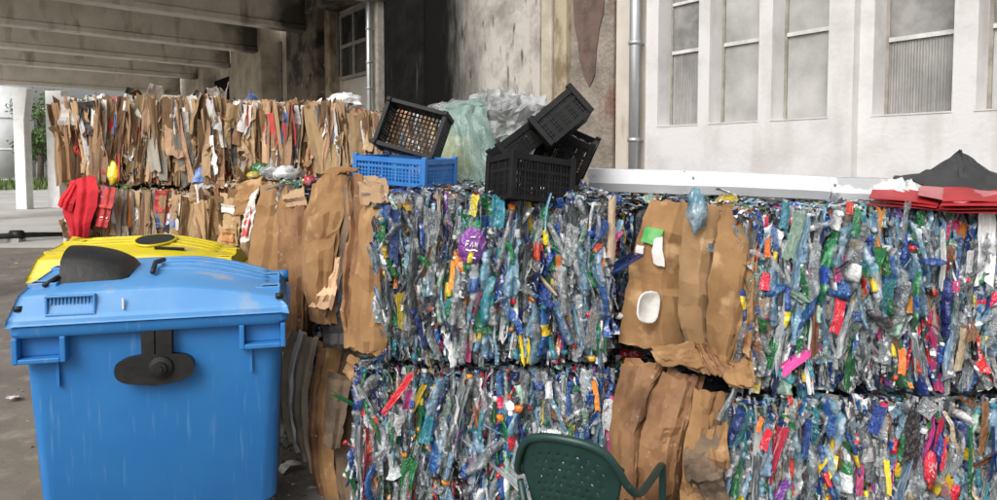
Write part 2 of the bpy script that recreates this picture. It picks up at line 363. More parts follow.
# plastics: name, colour, second colour, alpha, weight
PL = [('clear', (0.34, 0.37, 0.38), (0.88, 0.90, 0.91), 0.46, 28),  # pale second colour paints highlight flecks into the clear film
      ('grey', (0.17, 0.19, 0.205), (0.62, 0.65, 0.66), 0.62, 13),
      ('smoke', (0.06, 0.07, 0.078), (0.26, 0.29, 0.31), 0.85, 10),
      ('pale_blue', (0.16, 0.33, 0.46), (0.62, 0.74, 0.84), 0.58, 13),
      ('blue', (0.016, 0.075, 0.30), (0.12, 0.26, 0.52), 0.72, 11),
      ('navy', (0.012, 0.025, 0.12), (0.05, 0.09, 0.26), 0.95, 7),
      ('green', (0.012, 0.17, 0.05), (0.14, 0.42, 0.2), 0.76, 5),
      ('pale_green', (0.27, 0.42, 0.33), (0.5, 0.62, 0.54), 0.75, 4),
      ('teal', (0.03, 0.24, 0.30), (0.2, 0.48, 0.52), 0.75, 3),
      ('white', (0.80, 0.81, 0.81), (0.55, 0.56, 0.57), 1.0, 11),
      ('black', (0.012, 0.012, 0.013), (0.04, 0.04, 0.042), 1.0, 5),
      ('red', (0.60, 0.02, 0.025), (0.72, 0.45, 0.42), 1.0, 4.4),
      ('orange', (0.74, 0.22, 0.02), (0.7, 0.5, 0.3), 1.0, 3.2),
      ('yellow', (0.74, 0.53, 0.03), (0.7, 0.62, 0.4), 1.0, 3.0),
      ('pink', (0.58, 0.05, 0.22), (0.65, 0.3, 0.4), 1.0, 1.3),
      ('purple', (0.20, 0.05, 0.30), (0.36, 0.2, 0.45), 1.0, 1.0),
      ('brown', (0.20, 0.085, 0.035), (0.32, 0.17, 0.08), 0.95, 4),
      ('tan', (0.42, 0.32, 0.21), (0.55, 0.45, 0.33), 1.0, 4)]
PM = {}
for nm, c, c2, al, w in PL:
    film = nm in ('clear', 'grey', 'smoke', 'pale_blue', 'pale_green', 'white')
    PM[nm] = mat('plastic_' + nm, c, c2, rough=0.10, var=0.35, hue=0.015, nscale=7 if film else 4, ndet=7 if film else 3, lo=0.50 if film else 0.58, hi=0.68,
                 bump=0.45, bscale=7, bdist=0.12, alpha=al, spec=0.9)
PN = [p[0] for p in PL]; PW = [p[4] for p in PL]
M['litter'] = mat('crushed_plastic_mix', (1, 1, 1), (0.74, 0.77, 0.79), rough=0.2, attr='Col', nscale=38, ndet=4, lo=0.53, hi=0.66, bump=0.7, bscale=60, bdist=0.02, spec=0.6)  # pale speckles put crinkle glints into the strip colour
M['litter_card'] = mat('crushed_card_mix', (1, 1, 1), (0.30, 0.20, 0.12), rough=0.8, attr='Col', nscale=14, ndet=5, lo=0.5, hi=0.75, bump=0.5, bscale=40, bdist=0.01, spec=0.2)
M['core_plastic'] = mat('bale_core_plastic', (0.035, 0.04, 0.05), (0.16, 0.18, 0.20), rough=0.4, nscale=26, ndet=6, lo=0.45, hi=0.7, bump=1.0, bscale=30, bdist=0.03)  # dark colour paints shade into the gaps between the plastic pieces
M['core_card'] = mat('bale_core_card', (0.075, 0.048, 0.028), (0.20, 0.13, 0.075), rough=0.9, nscale=18, ndet=6, lo=0.42, hi=0.7, bump=1.0, bscale=24, bdist=0.03, stretch=(1, 1, 0.3))  # dark brown stands in for shade between the cardboard sheets

# ------------------------------------------------------------------ setting: ground, yard, grass
def sheet(name, x0, x1, y0, y1, z, m, n=1):
    v = []; f = []
    for i in range(n + 1):
        for j in range(n + 1):
            v.append((x0 + (x1 - x0) * i / n, y0 + (y1 - y0) * j / n, z))
    for i in range(n):
        for j in range(n):
            f.append((i * (n + 1) + j, (i + 1) * (n + 1) + j, (i + 1) * (n + 1) + j + 1, i * (n + 1) + j + 1))
    return tag(obj(name, mesh(name, v, f, [m])), kind='structure')
sheet('ground', -400, 400, -60, 700, 0.0, M['ground'])
sheet('yard', -120, 5, 14.2, 46, 0.004, M['yard'])

def grass_strip():
    rng = np.random.default_rng(5)
    n = 9000
    x = rng.uniform(-62, -22, n); y = rng.uniform(43, 62, n); h = rng.uniform(0.25, 0.9, n) * (0.5 + 0.8 * rng.random(n)); a = rng.uniform(0, np.pi, n)
    w = rng.uniform(0.05, 0.13, n); lx = rng.normal(0, 0.18, n); ly = rng.normal(0, 0.18, n)
    A = np.stack([x - w * np.cos(a), y - w * np.sin(a), 0 * x], 1); B = np.stack([x + w * np.cos(a), y + w * np.sin(a), 0 * x], 1)
    T = np.stack([x + lx, y + ly, h], 1)
    v = np.stack([A, B, T], 1).reshape(-1, 3); f = np.arange(3 * n).reshape(-1, 3)
    tag(obj('grass', mesh('grass', v.tolist(), f.tolist(), [M['grass']], smooth=False)), 'rough green grass growing along the yard beyond the canopy', 'grass', kind='stuff')
grass_strip()

# ------------------------------------------------------------------ factory building (wall runs away to the left)
WX, WY = 1.531, 8.0
wdir = Vector((-0.714, 1.0)).normalized()
ang = math.atan2(wdir.y, wdir.x)
bld = thing('factory_building', 'pale factory wall with recessed tall windows, soot blackened towards the canopy', 'building', (WX, WY, 0), ang)
BM = ROOTM[bld.name]; BMI = BM.inverted()
def wall_s(u, v=150.0, off=0.0):
    """building-local (x along wall, z) where the pixel ray meets the wall plane offset towards the viewer"""
    o = BMI @ Vector((0, 0, CAMZ)); d = BMI.to_3x3() @ ray(u, v)
    t = (off - o.y) / d.y
    p = o + d * t
    return p.x, p.z
def ws(u, off=0.0): return wall_s(u, 150, off)[0]

def wbox(name, x0, x1, y0, y1, z0, z1, m, bevel=0.012):
    return MB().box(min(x0, x1), max(x0, x1), y0, y1, z0, z1).build(name, m, bld, bevel=bevel)

HW = 6.2
SILL, HEAD = 2.13, 4.3
# facade with windows: two sections, the left one 10 cm proud
OFFL, OFFR = 0.10, 0.0
s_step = ws(851, OFFL)
s_edge = ws(645, OFFL)
wins = [(657, 697, OFFL), (708, 757, OFFL), (770, 826, OFFL), (871, 950, OFFR), (974, 1075, OFFR), (1105, 1240, OFFR)]
def facade(name, xa, xb, off, ops):
    b = MB()
    b.box(xa, xb, off - 0.45, off, 0, SILL)
    b.box(xa, xb, off - 0.45, off, HEAD, HW)
    xs = [xa]
    for (a, c) in ops: xs += [a, c]
    xs.append(xb)
    for k in range(0, len(xs), 2):
        b.box(xs[k], xs[k + 1], off - 0.45, off, SILL, HEAD)
    return b.build('wall', M['white_wall'], bld)
opl = sorted([tuple(sorted((ws(a, OFFL), ws(c, OFFL)))) for a, c, o in wins if o == OFFL])
opr = sorted([tuple(sorted((ws(a, OFFR), ws(c, OFFR)))) for a, c, o in wins if o == OFFR])
facade('wall', s_step, s_edge, OFFL, opl)
facade('wall', -9.5, s_step, OFFR, opr)
random.seed(3)
k = 0
for off, ops in ((OFFL, opl), (OFFR, opr)):
    for (a, c) in ops:
        yb = off - 0.21
        w = MB().box(a, c, yb - 0.05, yb - 0.02, SILL, HEAD).build('window', M['frame_grey'], bld)
        # frame border, transom, stile
        fr = MB()
        t = 0.028
        fr.box(a, a + t, yb - 0.02, yb + 0.012, SILL, HEAD); fr.box(c - t, c, yb - 0.02, yb + 0.012, SILL, HEAD)
        fr.box(a + t, c - t, yb - 0.02, yb + 0.012, SILL, SILL + 0.02)
        fr.build('frame', M['frame_grey'], w)
        tr = SILL + (0.78 if off == OFFL else 0.62)
        MB().box(a + t, c - t, yb - 0.015, yb + 0.02, tr, tr + 0.035).build('transom', M['frame_white'], w)
        tr2 = tr + 0.52
        MB().box(a + t, c - t, yb - 0.015, yb + 0.018, tr2, tr2 + 0.03).build('transom', M['frame_white'], w)
        low = M['glass_rib'] if k in (2, 5) else M['glass_frost'];  up = M['glass_dirty'] if (off == OFFR or k == 2) else M['glass_frost']
        MB().box(a + t, c - t, yb - 0.018, yb - 0.006, SILL + 0.02, tr).build('pane', low, w)
        MB().box(a + t, c - t, yb - 0.018, yb - 0.008, tr + 0.035, tr2).build('pane', up, w)
        MB().box(a + t, c - t, yb - 0.018, yb - 0.008, tr2 + 0.03, HEAD).build('pane', M['glass_dirty'], w)
        MB().box(a - 0.005, c + 0.005, off - 0.205, off + 0.006, SILL - 0.004, SILL + 0.008).build('sill', M['white_wall'], w)
        k += 1
# left of the facade: cream strip with drainpipe, stripped concrete, pilasters, soot
wbox('wall', s_edge, ws(615), -0.35, 0.0, 0, HW, M['cream_wall'])
wbox('pilaster', ws(614), ws(566), -0.3, 0.03, 0, HW, M['rough_concrete'])
# red-brown patch of bare render on the stripped pilaster
def blotch(name, pts, y, m, th=0.012):
    P = [Vector((wall_s(u, v, y)[0], y, wall_s(u, v, y)[1])) for u, v in pts]
    n = len(P)
    v = P + [p + Vector((0, th, 0)) for p in P]
    f = [tuple(range(n)), tuple(range(2 * n - 1, n - 1, -1))] + [(i, (i + 1) % n, n + (i + 1) % n, n + i) for i in range(n)]
    o = obj(name, mesh(name, v, f, [m], smooth=False), bld); return o
blotch('bare_render', [(573, -20), (575, 25), (578, 40), (580, 58), (585, 78), (590, 87), (595, 76), (597, 50), (600, 28), (604, 12), (606, -20)], 0.032, M['stain'])
wbox('pilaster', ws(565, 0.12), ws(553, 0.12), -0.3, 0.12, 0, HW, M['old_paint'], 0.02)
wbox('pilaster', ws(551.5, 0.05), ws(541, 0.05), -0.3, 0.06, 0, HW, M['tan'], 0.02)
wbox('wall', ws(566), ws(374), -0.4, -0.02, 0, HW, M['sooty'])
wbox('pilaster', ws(539, 0.03), ws(529, 0.03), -0.3, 0.03, 0, HW, M['sooty'], 0.02)
# blackened pier, cracked
wbox('pier', ws(424, 0.02), ws(379, 0.02), -0.3, 0.02, 0, HW, M['soot_black'], 0.03)
wbox('pilaster', ws(378, 0.16), ws(369, 0.16), -0.3, 0.17, 0, HW, M['frame_grey'], 0.03)
# recess with small grey window and pale panel below
wbox('wall', ws(374), ws(315), -0.7, -0.32, 0, HW, M['cream_wall'])
def small_window(u0, v0, u1, v1, off, nx, nz, bars, glass=M['glass_dark']):
    s0 = ws(u0, off); s1 = ws(u1, off); z1 = wall_s((u0 + u1) / 2, v0, off)[1]; z0 = wall_s((u0 + u1) / 2, v1, off)[1]
    a, b = min(s0, s1), max(s0, s1)
    w = MB().box(a, b, off - 0.05, off, z0, z1).build('window', M['burnt'], bld)
    t = 0.07
    for i in range(nx):
        for j in range(nz):
            x0 = a + t + (b - a - t) * i / nx; x1 = a + (b - a - t) * (i + 1) / nx
            y0 = z0 + t + (z1 - z0 - t) * j / nz; y1 = z0 + (z1 - z0 - t) * (j + 1) / nz
            MB().box(x0, x1, off, off + 0.012, y0, y1).build('pane', glass, w)
    fr = MB()
    for i in range(nx + 1):
        x0 = a + (b - a - t) * i / nx; fr.box(x0, x0 + t, off, off + 0.05, z0, z1)
    for j in range(nz + 1):
        y0 = z0 + (z1 - z0 - t) * j / nz; fr.box(a, b, off + 0.001, off + 0.047, y0, y0 + t)
    fr.build('frame', bars, w)
small_window(343, 8, 371, 77, -0.30, 2, 2, M['frame_grey'])
small_window(332, 14, 340, 77, -0.30, 1, 2, M['frame_grey'])
wbox('pilaster', ws(331, -0.1), ws(320, -0.1), -0.9, -0.08, 0, HW, M['old_paint'], 0.04)
wbox('pier', ws(318, 0.1), ws(288, 0.1), -0.8, 0.12, 0, HW, M['burnt'], 0.05)
wbox('wall', ws(316), ws(150), -0.9, -0.45, 0, HW, M['tan'])
small_window(268, 44, 283, 105, -0.43, 1, 2, M['frame_grey'])
wbox('pilaster', ws(262, 0.1), ws(232, 0.1), -0.6, 0.1, 0, HW, M['tan'], 0.05)
wbox('doorway', ws(229, -0.4), ws(205, -0.4), -0.5, -0.40, 0, 4.6, M['soot_black'], 0.03)
wbox('pier', ws(204, 0.0), ws(190, 0.0), -0.6, 0.0, 0, HW, M['tan'], 0.05)
# small concrete hood over the recess
b = MB(); b.box(ws(378, 0.2), ws(318, 0.2), -0.5, 0.45, 5.05, 5.22); b.box(ws(378, 0.2), ws(318, 0.2), 0.32, 0.46, 4.94, 5.048)
b.build('hood', M['burnt'], bld, bevel=0.02)
# drainpipe and cables
def pipe(u, off, r, m, name, joints=()):
    s = ws(u, off)
    p = MB().tube([(s, off, 0), (s, off, HW)], r, 14).build(name, m, bld, smooth=True)
    for v in joints:
        z = wall_s(u, v, off)[1]
        MB().tube([(s, off, z - 0.025), (s, off, z - 0.012), (s, off, z + 0.012), (s, off, z + 0.025)], [r * 1.02, r * 1.22, r * 1.22, r * 1.02], 14).build('collar', m, p, smooth=True)
        MB().box(s - 0.012, s + 0.012, 0.0, off - r, z - 0.01, z + 0.01).build('bracket', m, p)
pipe(634, 0.14, 0.062, M['zinc'], 'drainpipe', (43, 140))
pipe(369.5, 0.30, 0.045, M['zinc'], 'drainpipe', (28, 62, 88))

# ------------------------------------------------------------------ canopy: beams, roof, columns
bdir = Vector((751.0 / F, 1.0)).normalized()           # beams run towards the wall
can = thing('concrete_canopy', 'dim concrete canopy of deep ceiling beams on white posts', 'canopy', (WX, WY, 0), 0)
CMI = ROOTM[can.name].inverted()
def wall_point(s, z=0.0): return BM @ Vector((s, 0, z))
def beam_s_at(Y): return (Y - WY) / wdir.y
def beam(Y, zb, h, w, length, m, name='beam'):
    e = wall_point(beam_s_at(Y)); d2 = Vector((bdir.x, bdir.y, 0)); side = Vector((-bdir.y, bdir.x, 0))
    a = e + d2 * 0.15; c = e - d2 * length
    ML = Matrix.Translation(CMI @ Vector((0, 0, 0)))
    b = MB()
    # web, a bottom flange and a shallow chamfered haunch
    for (hw, z0, z1) in ((w / 2, zb + 0.14, zb + h), (w / 2 + 0.06, zb, zb + 0.13)):
        vv = [a + side * hw, a - side * hw, c - side * hw, c + side * hw]
        v = [q + Vector((0, 0, z0)) for q in vv] + [q + Vector((0, 0, z1)) for q in vv]
        b.add([ML @ q for q in v], [(0, 1, 2, 3), (7, 6, 5, 4), (0, 4, 5, 1), (1, 5, 6, 2), (2, 6, 7, 3), (3, 7, 4, 0)])
    return b.build(name, m, can, bevel=0.02)
zB = 4.72
for i, Y in enumerate((13.2, 16.3, 19.3, 22.3, 25.3)):
    beam(Y, zB, 0.75, 0.3, 7.2, M['beam'])
beam(28.4, 4.45, 1.0, 0.35, 7.2, M['beam'], 'end_beam')
# roof slab
e0 = wall_point(beam_s_at(12.95)); e1 = wall_point(beam_s_at(29.0)); d2 = Vector((bdir.x, bdir.y, 0))
for zz, hh, nm in ((zB + 0.751, 0.2, 'roof_slab'),):
    q = [e0 + d2 * 0.0, e0 - d2 * 7.4, e1 - d2 * 7.4, e1 + d2 * 0.0]
    v = [CMI @ (p + Vector((0, 0, zz))) for p in q] + [CMI @ (p + Vector((0, 0, zz + hh))) for p in q]
    MB().add(v, [(0, 1, 2, 3), (7, 6, 5, 4), (0, 4, 5, 1), (1, 5, 6, 2), (2, 6, 7, 3), (3, 7, 4, 0)]).build(nm, M['beam'], can)
def column(u, Y, w):
    p = at(u, 205, Y); x, y = p.x, p.y
    b = MB()
    b.box(x - w / 2, x + w / 2, y - w / 2, y + w / 2, 0, 3.3)
    q = MB(); k = 1.5
    v = [(x - w / 2, y - w / 2, 3.3), (x + w / 2, y - w / 2, 3.3), (x + w / 2, y + w / 2, 3.3), (x - w / 2, y + w / 2, 3.3)]
    v += [(x - w / 2, y - w / 2, 4.45), (x + w / 2 * k * 1.2, y - w / 2, 4.45), (x + w / 2 * k * 1.2, y + w / 2, 4.45), (x - w / 2, y + w / 2, 4.45)]
    b.add(v, [(0, 3, 2, 1), (4, 5, 6, 7), (0, 1, 5, 4), (1, 2, 6, 5), (2, 3, 7, 6), (3, 0, 4, 7)])
    b.v = [tuple(CMI @ Vector(p)) for p in b.v]
    return b.build('column', M['white_post'], can, bevel=0.02)
column(25, 26.0, 0.40)
column(58, 26.9, 0.45)
for Yc in (13.2, 19.3, 25.3):
    e = wall_point(beam_s_at(Yc)) - d2 * 6.9
    MB().box(e.x - WX - 0.2, e.x - WX + 0.2, e.y - WY - 0.2, e.y - WY + 0.2, 0, zB).build('column', M['white_post'], can, bevel=0.02)

# ------------------------------------------------------------------ beyond the canopy
def tank():
    p = at(5, 175, 52)
    t = thing('storage_tank', 'tall white cylindrical tank standing beyond the canopy', 'tank', (p.x, 52, 0))
    b = MB(); n = 40; r = 1.9; h = 7.5
    b.tube([(0, 0, 0), (0, 0, h)], r, n); b.build('shell', M['tank'], t, smooth=True)
    for z in (0.4, 2.6, 4.9, 7.3):
        MB().tube([(0, 0, z), (0, 0, z + 0.12)], r + 0.04, n).build('hoop', M['tank'], t, smooth=True)
tank()

def shed():
    p = at(57, 175, 50)
    t = thing('white_shed', 'white shed with pale flat roof behind the tree', 'shed', (p.x + 2.6, 50, 0))
    MB().box(-2.2, 2.2, -1.5, 1.5, 0, 5.2).build('wall', M['tank'], t)
    MB().box(-2.5, 2.5, -1.8, 1.8, 5.2, 5.5).build('roof', M['white_post'], t)
    w = MB().box(-1.8, -0.7, -1.56, -1.49, 1.2, 2.6).build('window', M['frame_grey'], t)
    MB().box(-1.7, -0.8, -1.575, -1.56, 1.3, 2.5).build('pane', M['glass_dark'], w)
shed()

def fence():
    y = 56.0
    x0 = at(24, 175, y).x; x1 = at(64, 175, y).x
    t = thing('slat_fence', 'grey upright slat fence behind the grass strip', 'fence', (x0, y, 0))
    n = 16
    for i in range(n):
        x = (x1 - x0) * i / n
        MB().box(x, x + 0.14, -0.02, 0.02, 0.1, 2.3 + 0.06 * math.sin(i * 2.1)).build('slat', M['fence'], t)
    for z in (0.5, 1.9): MB().box(-0.1, x1 - x0, 0.021, 0.07, z, z + 0.1).build('rail', M['fence'], t)
fence()

def tree(u, Y, h, rad, seed, label, nleaf=3800, ls=0.22):
    p = at(u, 175, Y)
    t = thing('broadleaf_tree', label, 'tree', (p.x, Y, 0), 0, 'trees beyond the yard')
    rnd = random.Random(seed)
    b = MB()
    b.tube([(0, 0, 0), (0.1, 0, h * 0.3), (0.0, 0.1, h * 0.6), (0.1, 0, h * 0.85)], [0.22, 0.17, 0.11, 0.04], 8)
    tips = []
    for i in range(9):
        a = rnd.uniform(0, 6.28); z = h * rnd.uniform(0.28, 0.7); l = rad * rnd.uniform(0.5, 0.95)
        e = (math.cos(a) * l, math.sin(a) * l, z + h * rnd.uniform(0.1, 0.25)); tips.append(e)
        b.tube([(0.05, 0, z), (e[0] * 0.5, e[1] * 0.5, (z + e[2]) / 2 + 0.1), e], [0.07, 0.05, 0.02], 6)
    b.build('trunk', M['bark'], t, smooth=True)
    rng = np.random.default_rng(seed)
    cl = [np.array(e) for e in tips] + [np.array([rnd.uniform(-rad, rad) * 0.7, rnd.uniform(-rad, rad) * 0.7, h * rnd.uniform(0.3, 0.98)]) for _ in range(16)]
    V = []
    for c in cl:
        n = nleaf // len(cl)
        q = c + rng.normal(0, rad * 0.22, (n, 3)) * np.array([1, 1, 0.8])
        d1 = rng.normal(0, 1, (n, 3)); d1 /= np.linalg.norm(d1, axis=1, keepdims=True)
        d2 = np.cross(d1, rng.normal(0, 1, (n, 3))); d2 /= np.linalg.norm(d2, axis=1, keepdims=True)
        s = ls * rng.uniform(0.6, 1.3, (n, 1))
        V.append(np.stack([q - d1 * s * 0.5, q + d2 * s * 0.3, q + d1 * s * 0.5, q - d2 * s * 0.3], 1).reshape(-1, 3))
    V = np.concatenate(V); n = len(V) // 4
    obj('crown', mesh('crown', V.tolist(), np.arange(4 * n).reshape(-1, 4).tolist(), [M['leaf']], smooth=False), t)
tree(40, 47.5, 6.6, 1.5, 4, 'dark green leafy tree between the white tank and white shed')
tree(24, 70, 5.0, 2.2, 9, 'low green tree behind the white post and tank')

# black pipe on the ground under the canopy
a = at(-30, 245, 14.6); c = at(75, 233.5, 16.2)
p0 = Vector((a.x, a.y, 0.16)); p1 = Vector((c.x, c.y, 0.12))
t = thing('black_pipe', 'long black pipe lying on low blocks under the canopy', 'pipe', (a.x, a.y, 0))
d = p1 - p0
MB().tube([(0, 0, 0.16), tuple(d * 0.55 + Vector((0, 0, 0.16))), tuple(d + Vector((0, 0, 0.12)))], [0.07, 0.06, 0.045], 10).build('tube', M['black_plastic'], t, smooth=True)
for kx in (0.05, 0.42, 0.95):
    q = d * kx; MB().box(q.x - 0.12, q.x + 0.12, q.y - 0.12, q.y + 0.12, 0.0, 0.085).build('support_block', M['fence'], t)
q = d * 0.42
MB().tube([(q.x - 0.12, q.y, 0.16), (q.x + 0.12, q.y, 0.16)], 0.10, 12).build('coupling', M['black_plastic'], t, smooth=True)

# ------------------------------------------------------------------ crushed pieces shared by the bales
rnd = random.Random(11)
def bottle_mesh(seed, body, label, cap):
    """PET bottle squashed across x, long axis z, unit length, with moulded rings, waist, neck and cap"""
    r = random.Random(seed)
    prof = [(0.0, 0.5), (0.02, 0.86), (0.06, 1.0), (0.12, 0.90), (0.17, 1.0), (0.23, 0.90), (0.28, 1.0), (0.34, 0.93), (0.35, 0.99), (0.46, 0.99), (0.56, 0.99), (0.57, 0.92), (0.63, 1.0), (0.69, 0.90), (0.76, 0.70), (0.83, 0.42), (0.87, 0.31), (0.885, 0.31), (0.89, 0.40), (0.96, 0.40)]
    n = 10; v = []; f = []; fm = []
    tw = r.uniform(-0.6, 0.6); cx = cy = 0; bend = r.uniform(-0.10, 0.10)
    flat = r.uniform(0.20, 0.46); dent = r.uniform(0.2, 0.7); dz = r.uniform(0.08, 0.25); da = r.uniform(0, 6.28)
    for i, (z, rr) in enumerate(prof):
        cx = bend * math.sin(z * 3.1) + r.uniform(-0.006, 0.006); cy = 0.05 * math.sin(z * 5 + da) + r.uniform(-0.01, 0.01)
        neck = z > 0.84
        sx = flat if not neck else 0.85
        sy = 1.2 if not neck else 0.9
        for k in range(n):
            t = 2 * math.pi * k / n + tw * z
            d = 1.0
            if not neck:
                d -= dent * math.exp(-((z - dent) / dz) ** 2) * max(0, math.cos(t - da)) ** 2
                d += r.uniform(-0.13, 0.09)
            v.append((cx + 0.17 * rr * sx * d * math.cos(t), cy + 0.17 * rr * sy * d * math.sin(t), z - 0.5 + (r.uniform(-0.012, 0.012) if not neck else 0)))
    m = len(prof)
    for i in range(m - 1):
        for k in range(n):
            k2 = (k + 1) % n
            f.append((i * n + k, i * n + k2, (i + 1) * n + k2, (i + 1) * n + k))
            fm.append(2 if i >= 17 else (1 if 8 <= i <= 9 else 0))
    f.append(tuple(range(n))[::-1]); fm.append(0)
    f.append(tuple((m - 1) * n + k for k in range(n))); fm.append(2)
    return mesh('crushed_bottle', v, f, [PM[body], PM[label], PM[cap]], fm, True)

def scrap_mesh(seed, m, th=0.012, smooth=True, nu=5, nv=9, fold=0.22, wave=0.10, ragged=0.06, taper=0.3, name='film_scrap'):
    """crumpled folded sheet: x across (unit), z along (unit), folds pushed out in y"""
    r = random.Random(seed)
    P = np.zeros((nu, nv, 3))
    off = [0]
    for i in range(1, nu): off.append(off[-1] + fold * r.choice((-1, 1)) * r.uniform(0.4, 1.2))
    ph = [r.uniform(0, 6.28) for _ in range(3)]
    t0, t1 = 1 - taper * r.random(), 1 - taper * r.random()
    zo = [r.uniform(-ragged, ragged) for _ in range(nu)]; zi = [r.uniform(-ragged, ragged) for _ in range(nu)]
    for i in range(nu):
        for j in range(nv):
            x = i / (nu - 1) - 0.5; z = j / (nv - 1) - 0.5
            e = abs(2 * z)
            tp = t0 + (t1 - t0) * (z + 0.5)
            P[i, j] = (x * tp + wave * math.sin(3.1 * z * 2 + ph[0]) + r.uniform(-0.022, 0.022),
                       off[i] - sum(off) / nu + wave * 1.6 * math.sin(4.4 * z + ph[1]) + r.uniform(-0.06, 0.06),
                       z + (zo[i] if z > 0 else zi[i]) * e + r.uniform(-0.012, 0.012))
    v, f = slab_geo(P, th)
    return mesh(name, v.tolist(), f, [m], None, smooth)

LABELS = ['white', 'red', 'blue', 'green', 'yellow', 'orange', 'clear', 'clear', 'clear', 'teal', 'pink', 'grey']
CAPS = ['blue', 'white', 'red', 'green', 'yellow', 'blue', 'teal', 'orange', 'black']
BODY = ['clear'] * 7 + ['grey'] * 4 + ['pale_blue'] * 6 + ['blue'] * 3 + ['green'] * 2 + ['pale_green'] * 3 + ['clear'] * 3 + ['smoke'] * 3 + ['brown', 'white', 'white', 'teal', 'navy']
BOTTLES = [bottle_mesh(100 + i, BODY[i % len(BODY)], rnd.choice(LABELS) if rnd.random() < 0.6 else BODY[i % len(BODY)], rnd.choice(CAPS)) for i in range(58)]
SCRAPS = []
for i in range(90):
    nm = rnd.choices(PN, PW)[0]
    SCRAPS.append(scrap_mesh(300 + i, PM[nm], fold=rnd.uniform(0.2, 0.55), wave=rnd.uniform(0.05, 0.16), taper=0.6))
BIGFILM = [scrap_mesh(500 + i, PM[nm], th=0.01, nu=9, nv=15, fold=rnd.uniform(0.10, 0.28), wave=rnd.uniform(0.04, 0.09), taper=0.5, name='film_sheet') for i, nm in enumerate(['clear'] * 5 + ['grey'] * 5 + ['smoke'] * 4 + ['pale_blue', 'pale_blue', 'navy', 'blue', 'tan', 'brown', 'pale_green', 'white'])]
CK = (['k1'] * 9 + ['k2'] * 8 + ['k3'] * 5 + ['k4'] * 3 + ['kw'] * 9 + ['kr', 'kr', 'kb', 'ko', 'kk', 'kk'])
CARDS = {}
for i, nm in enumerate(CK):
    CARDS.setdefault(nm, []).append(scrap_mesh(600 + i, M[nm], th=0.03, smooth=False, nu=5, nv=8, fold=rnd.uniform(0.08, 0.32), wave=rnd.uniform(0.02, 0.07), ragged=0.035, taper=0.3, name='cardboard_sheet'))
CARDL = [(nm, me) for nm in CK for me in CARDS[nm][:1]]
CARDALL = [me for nm in CARDS for me in CARDS[nm]]

PCOL = np.array([p[1] for p in PL]); PWN = np.array(PW) / sum(PW)
LW_ = np.array([p[4] * (0.55 if p[0] in ('red', 'orange', 'yellow', 'pink', 'purple', 'teal', 'green', 'white') else (1.25 if p[0] in ('smoke', 'black', 'grey', 'navy') else 1.0)) for p in PL]); LWN = LW_ / LW_.sum()
KCOL = np.array([(0.40, 0.245, 0.125), (0.47, 0.32, 0.19), (0.26, 0.15, 0.08), (0.40, 0.36, 0.31), (0.66, 0.65, 0.63), (0.5, 0.04, 0.04), (0.05, 0.25, 0.08), (0.08, 0.14, 0.38), (0.6, 0.24, 0.05), (0.03, 0.03, 0.03)])
KWN = np.array([30, 26, 18, 8, 11, 2, 1, 1.5, 1.5, 3]); KWN = KWN / KWN.sum()

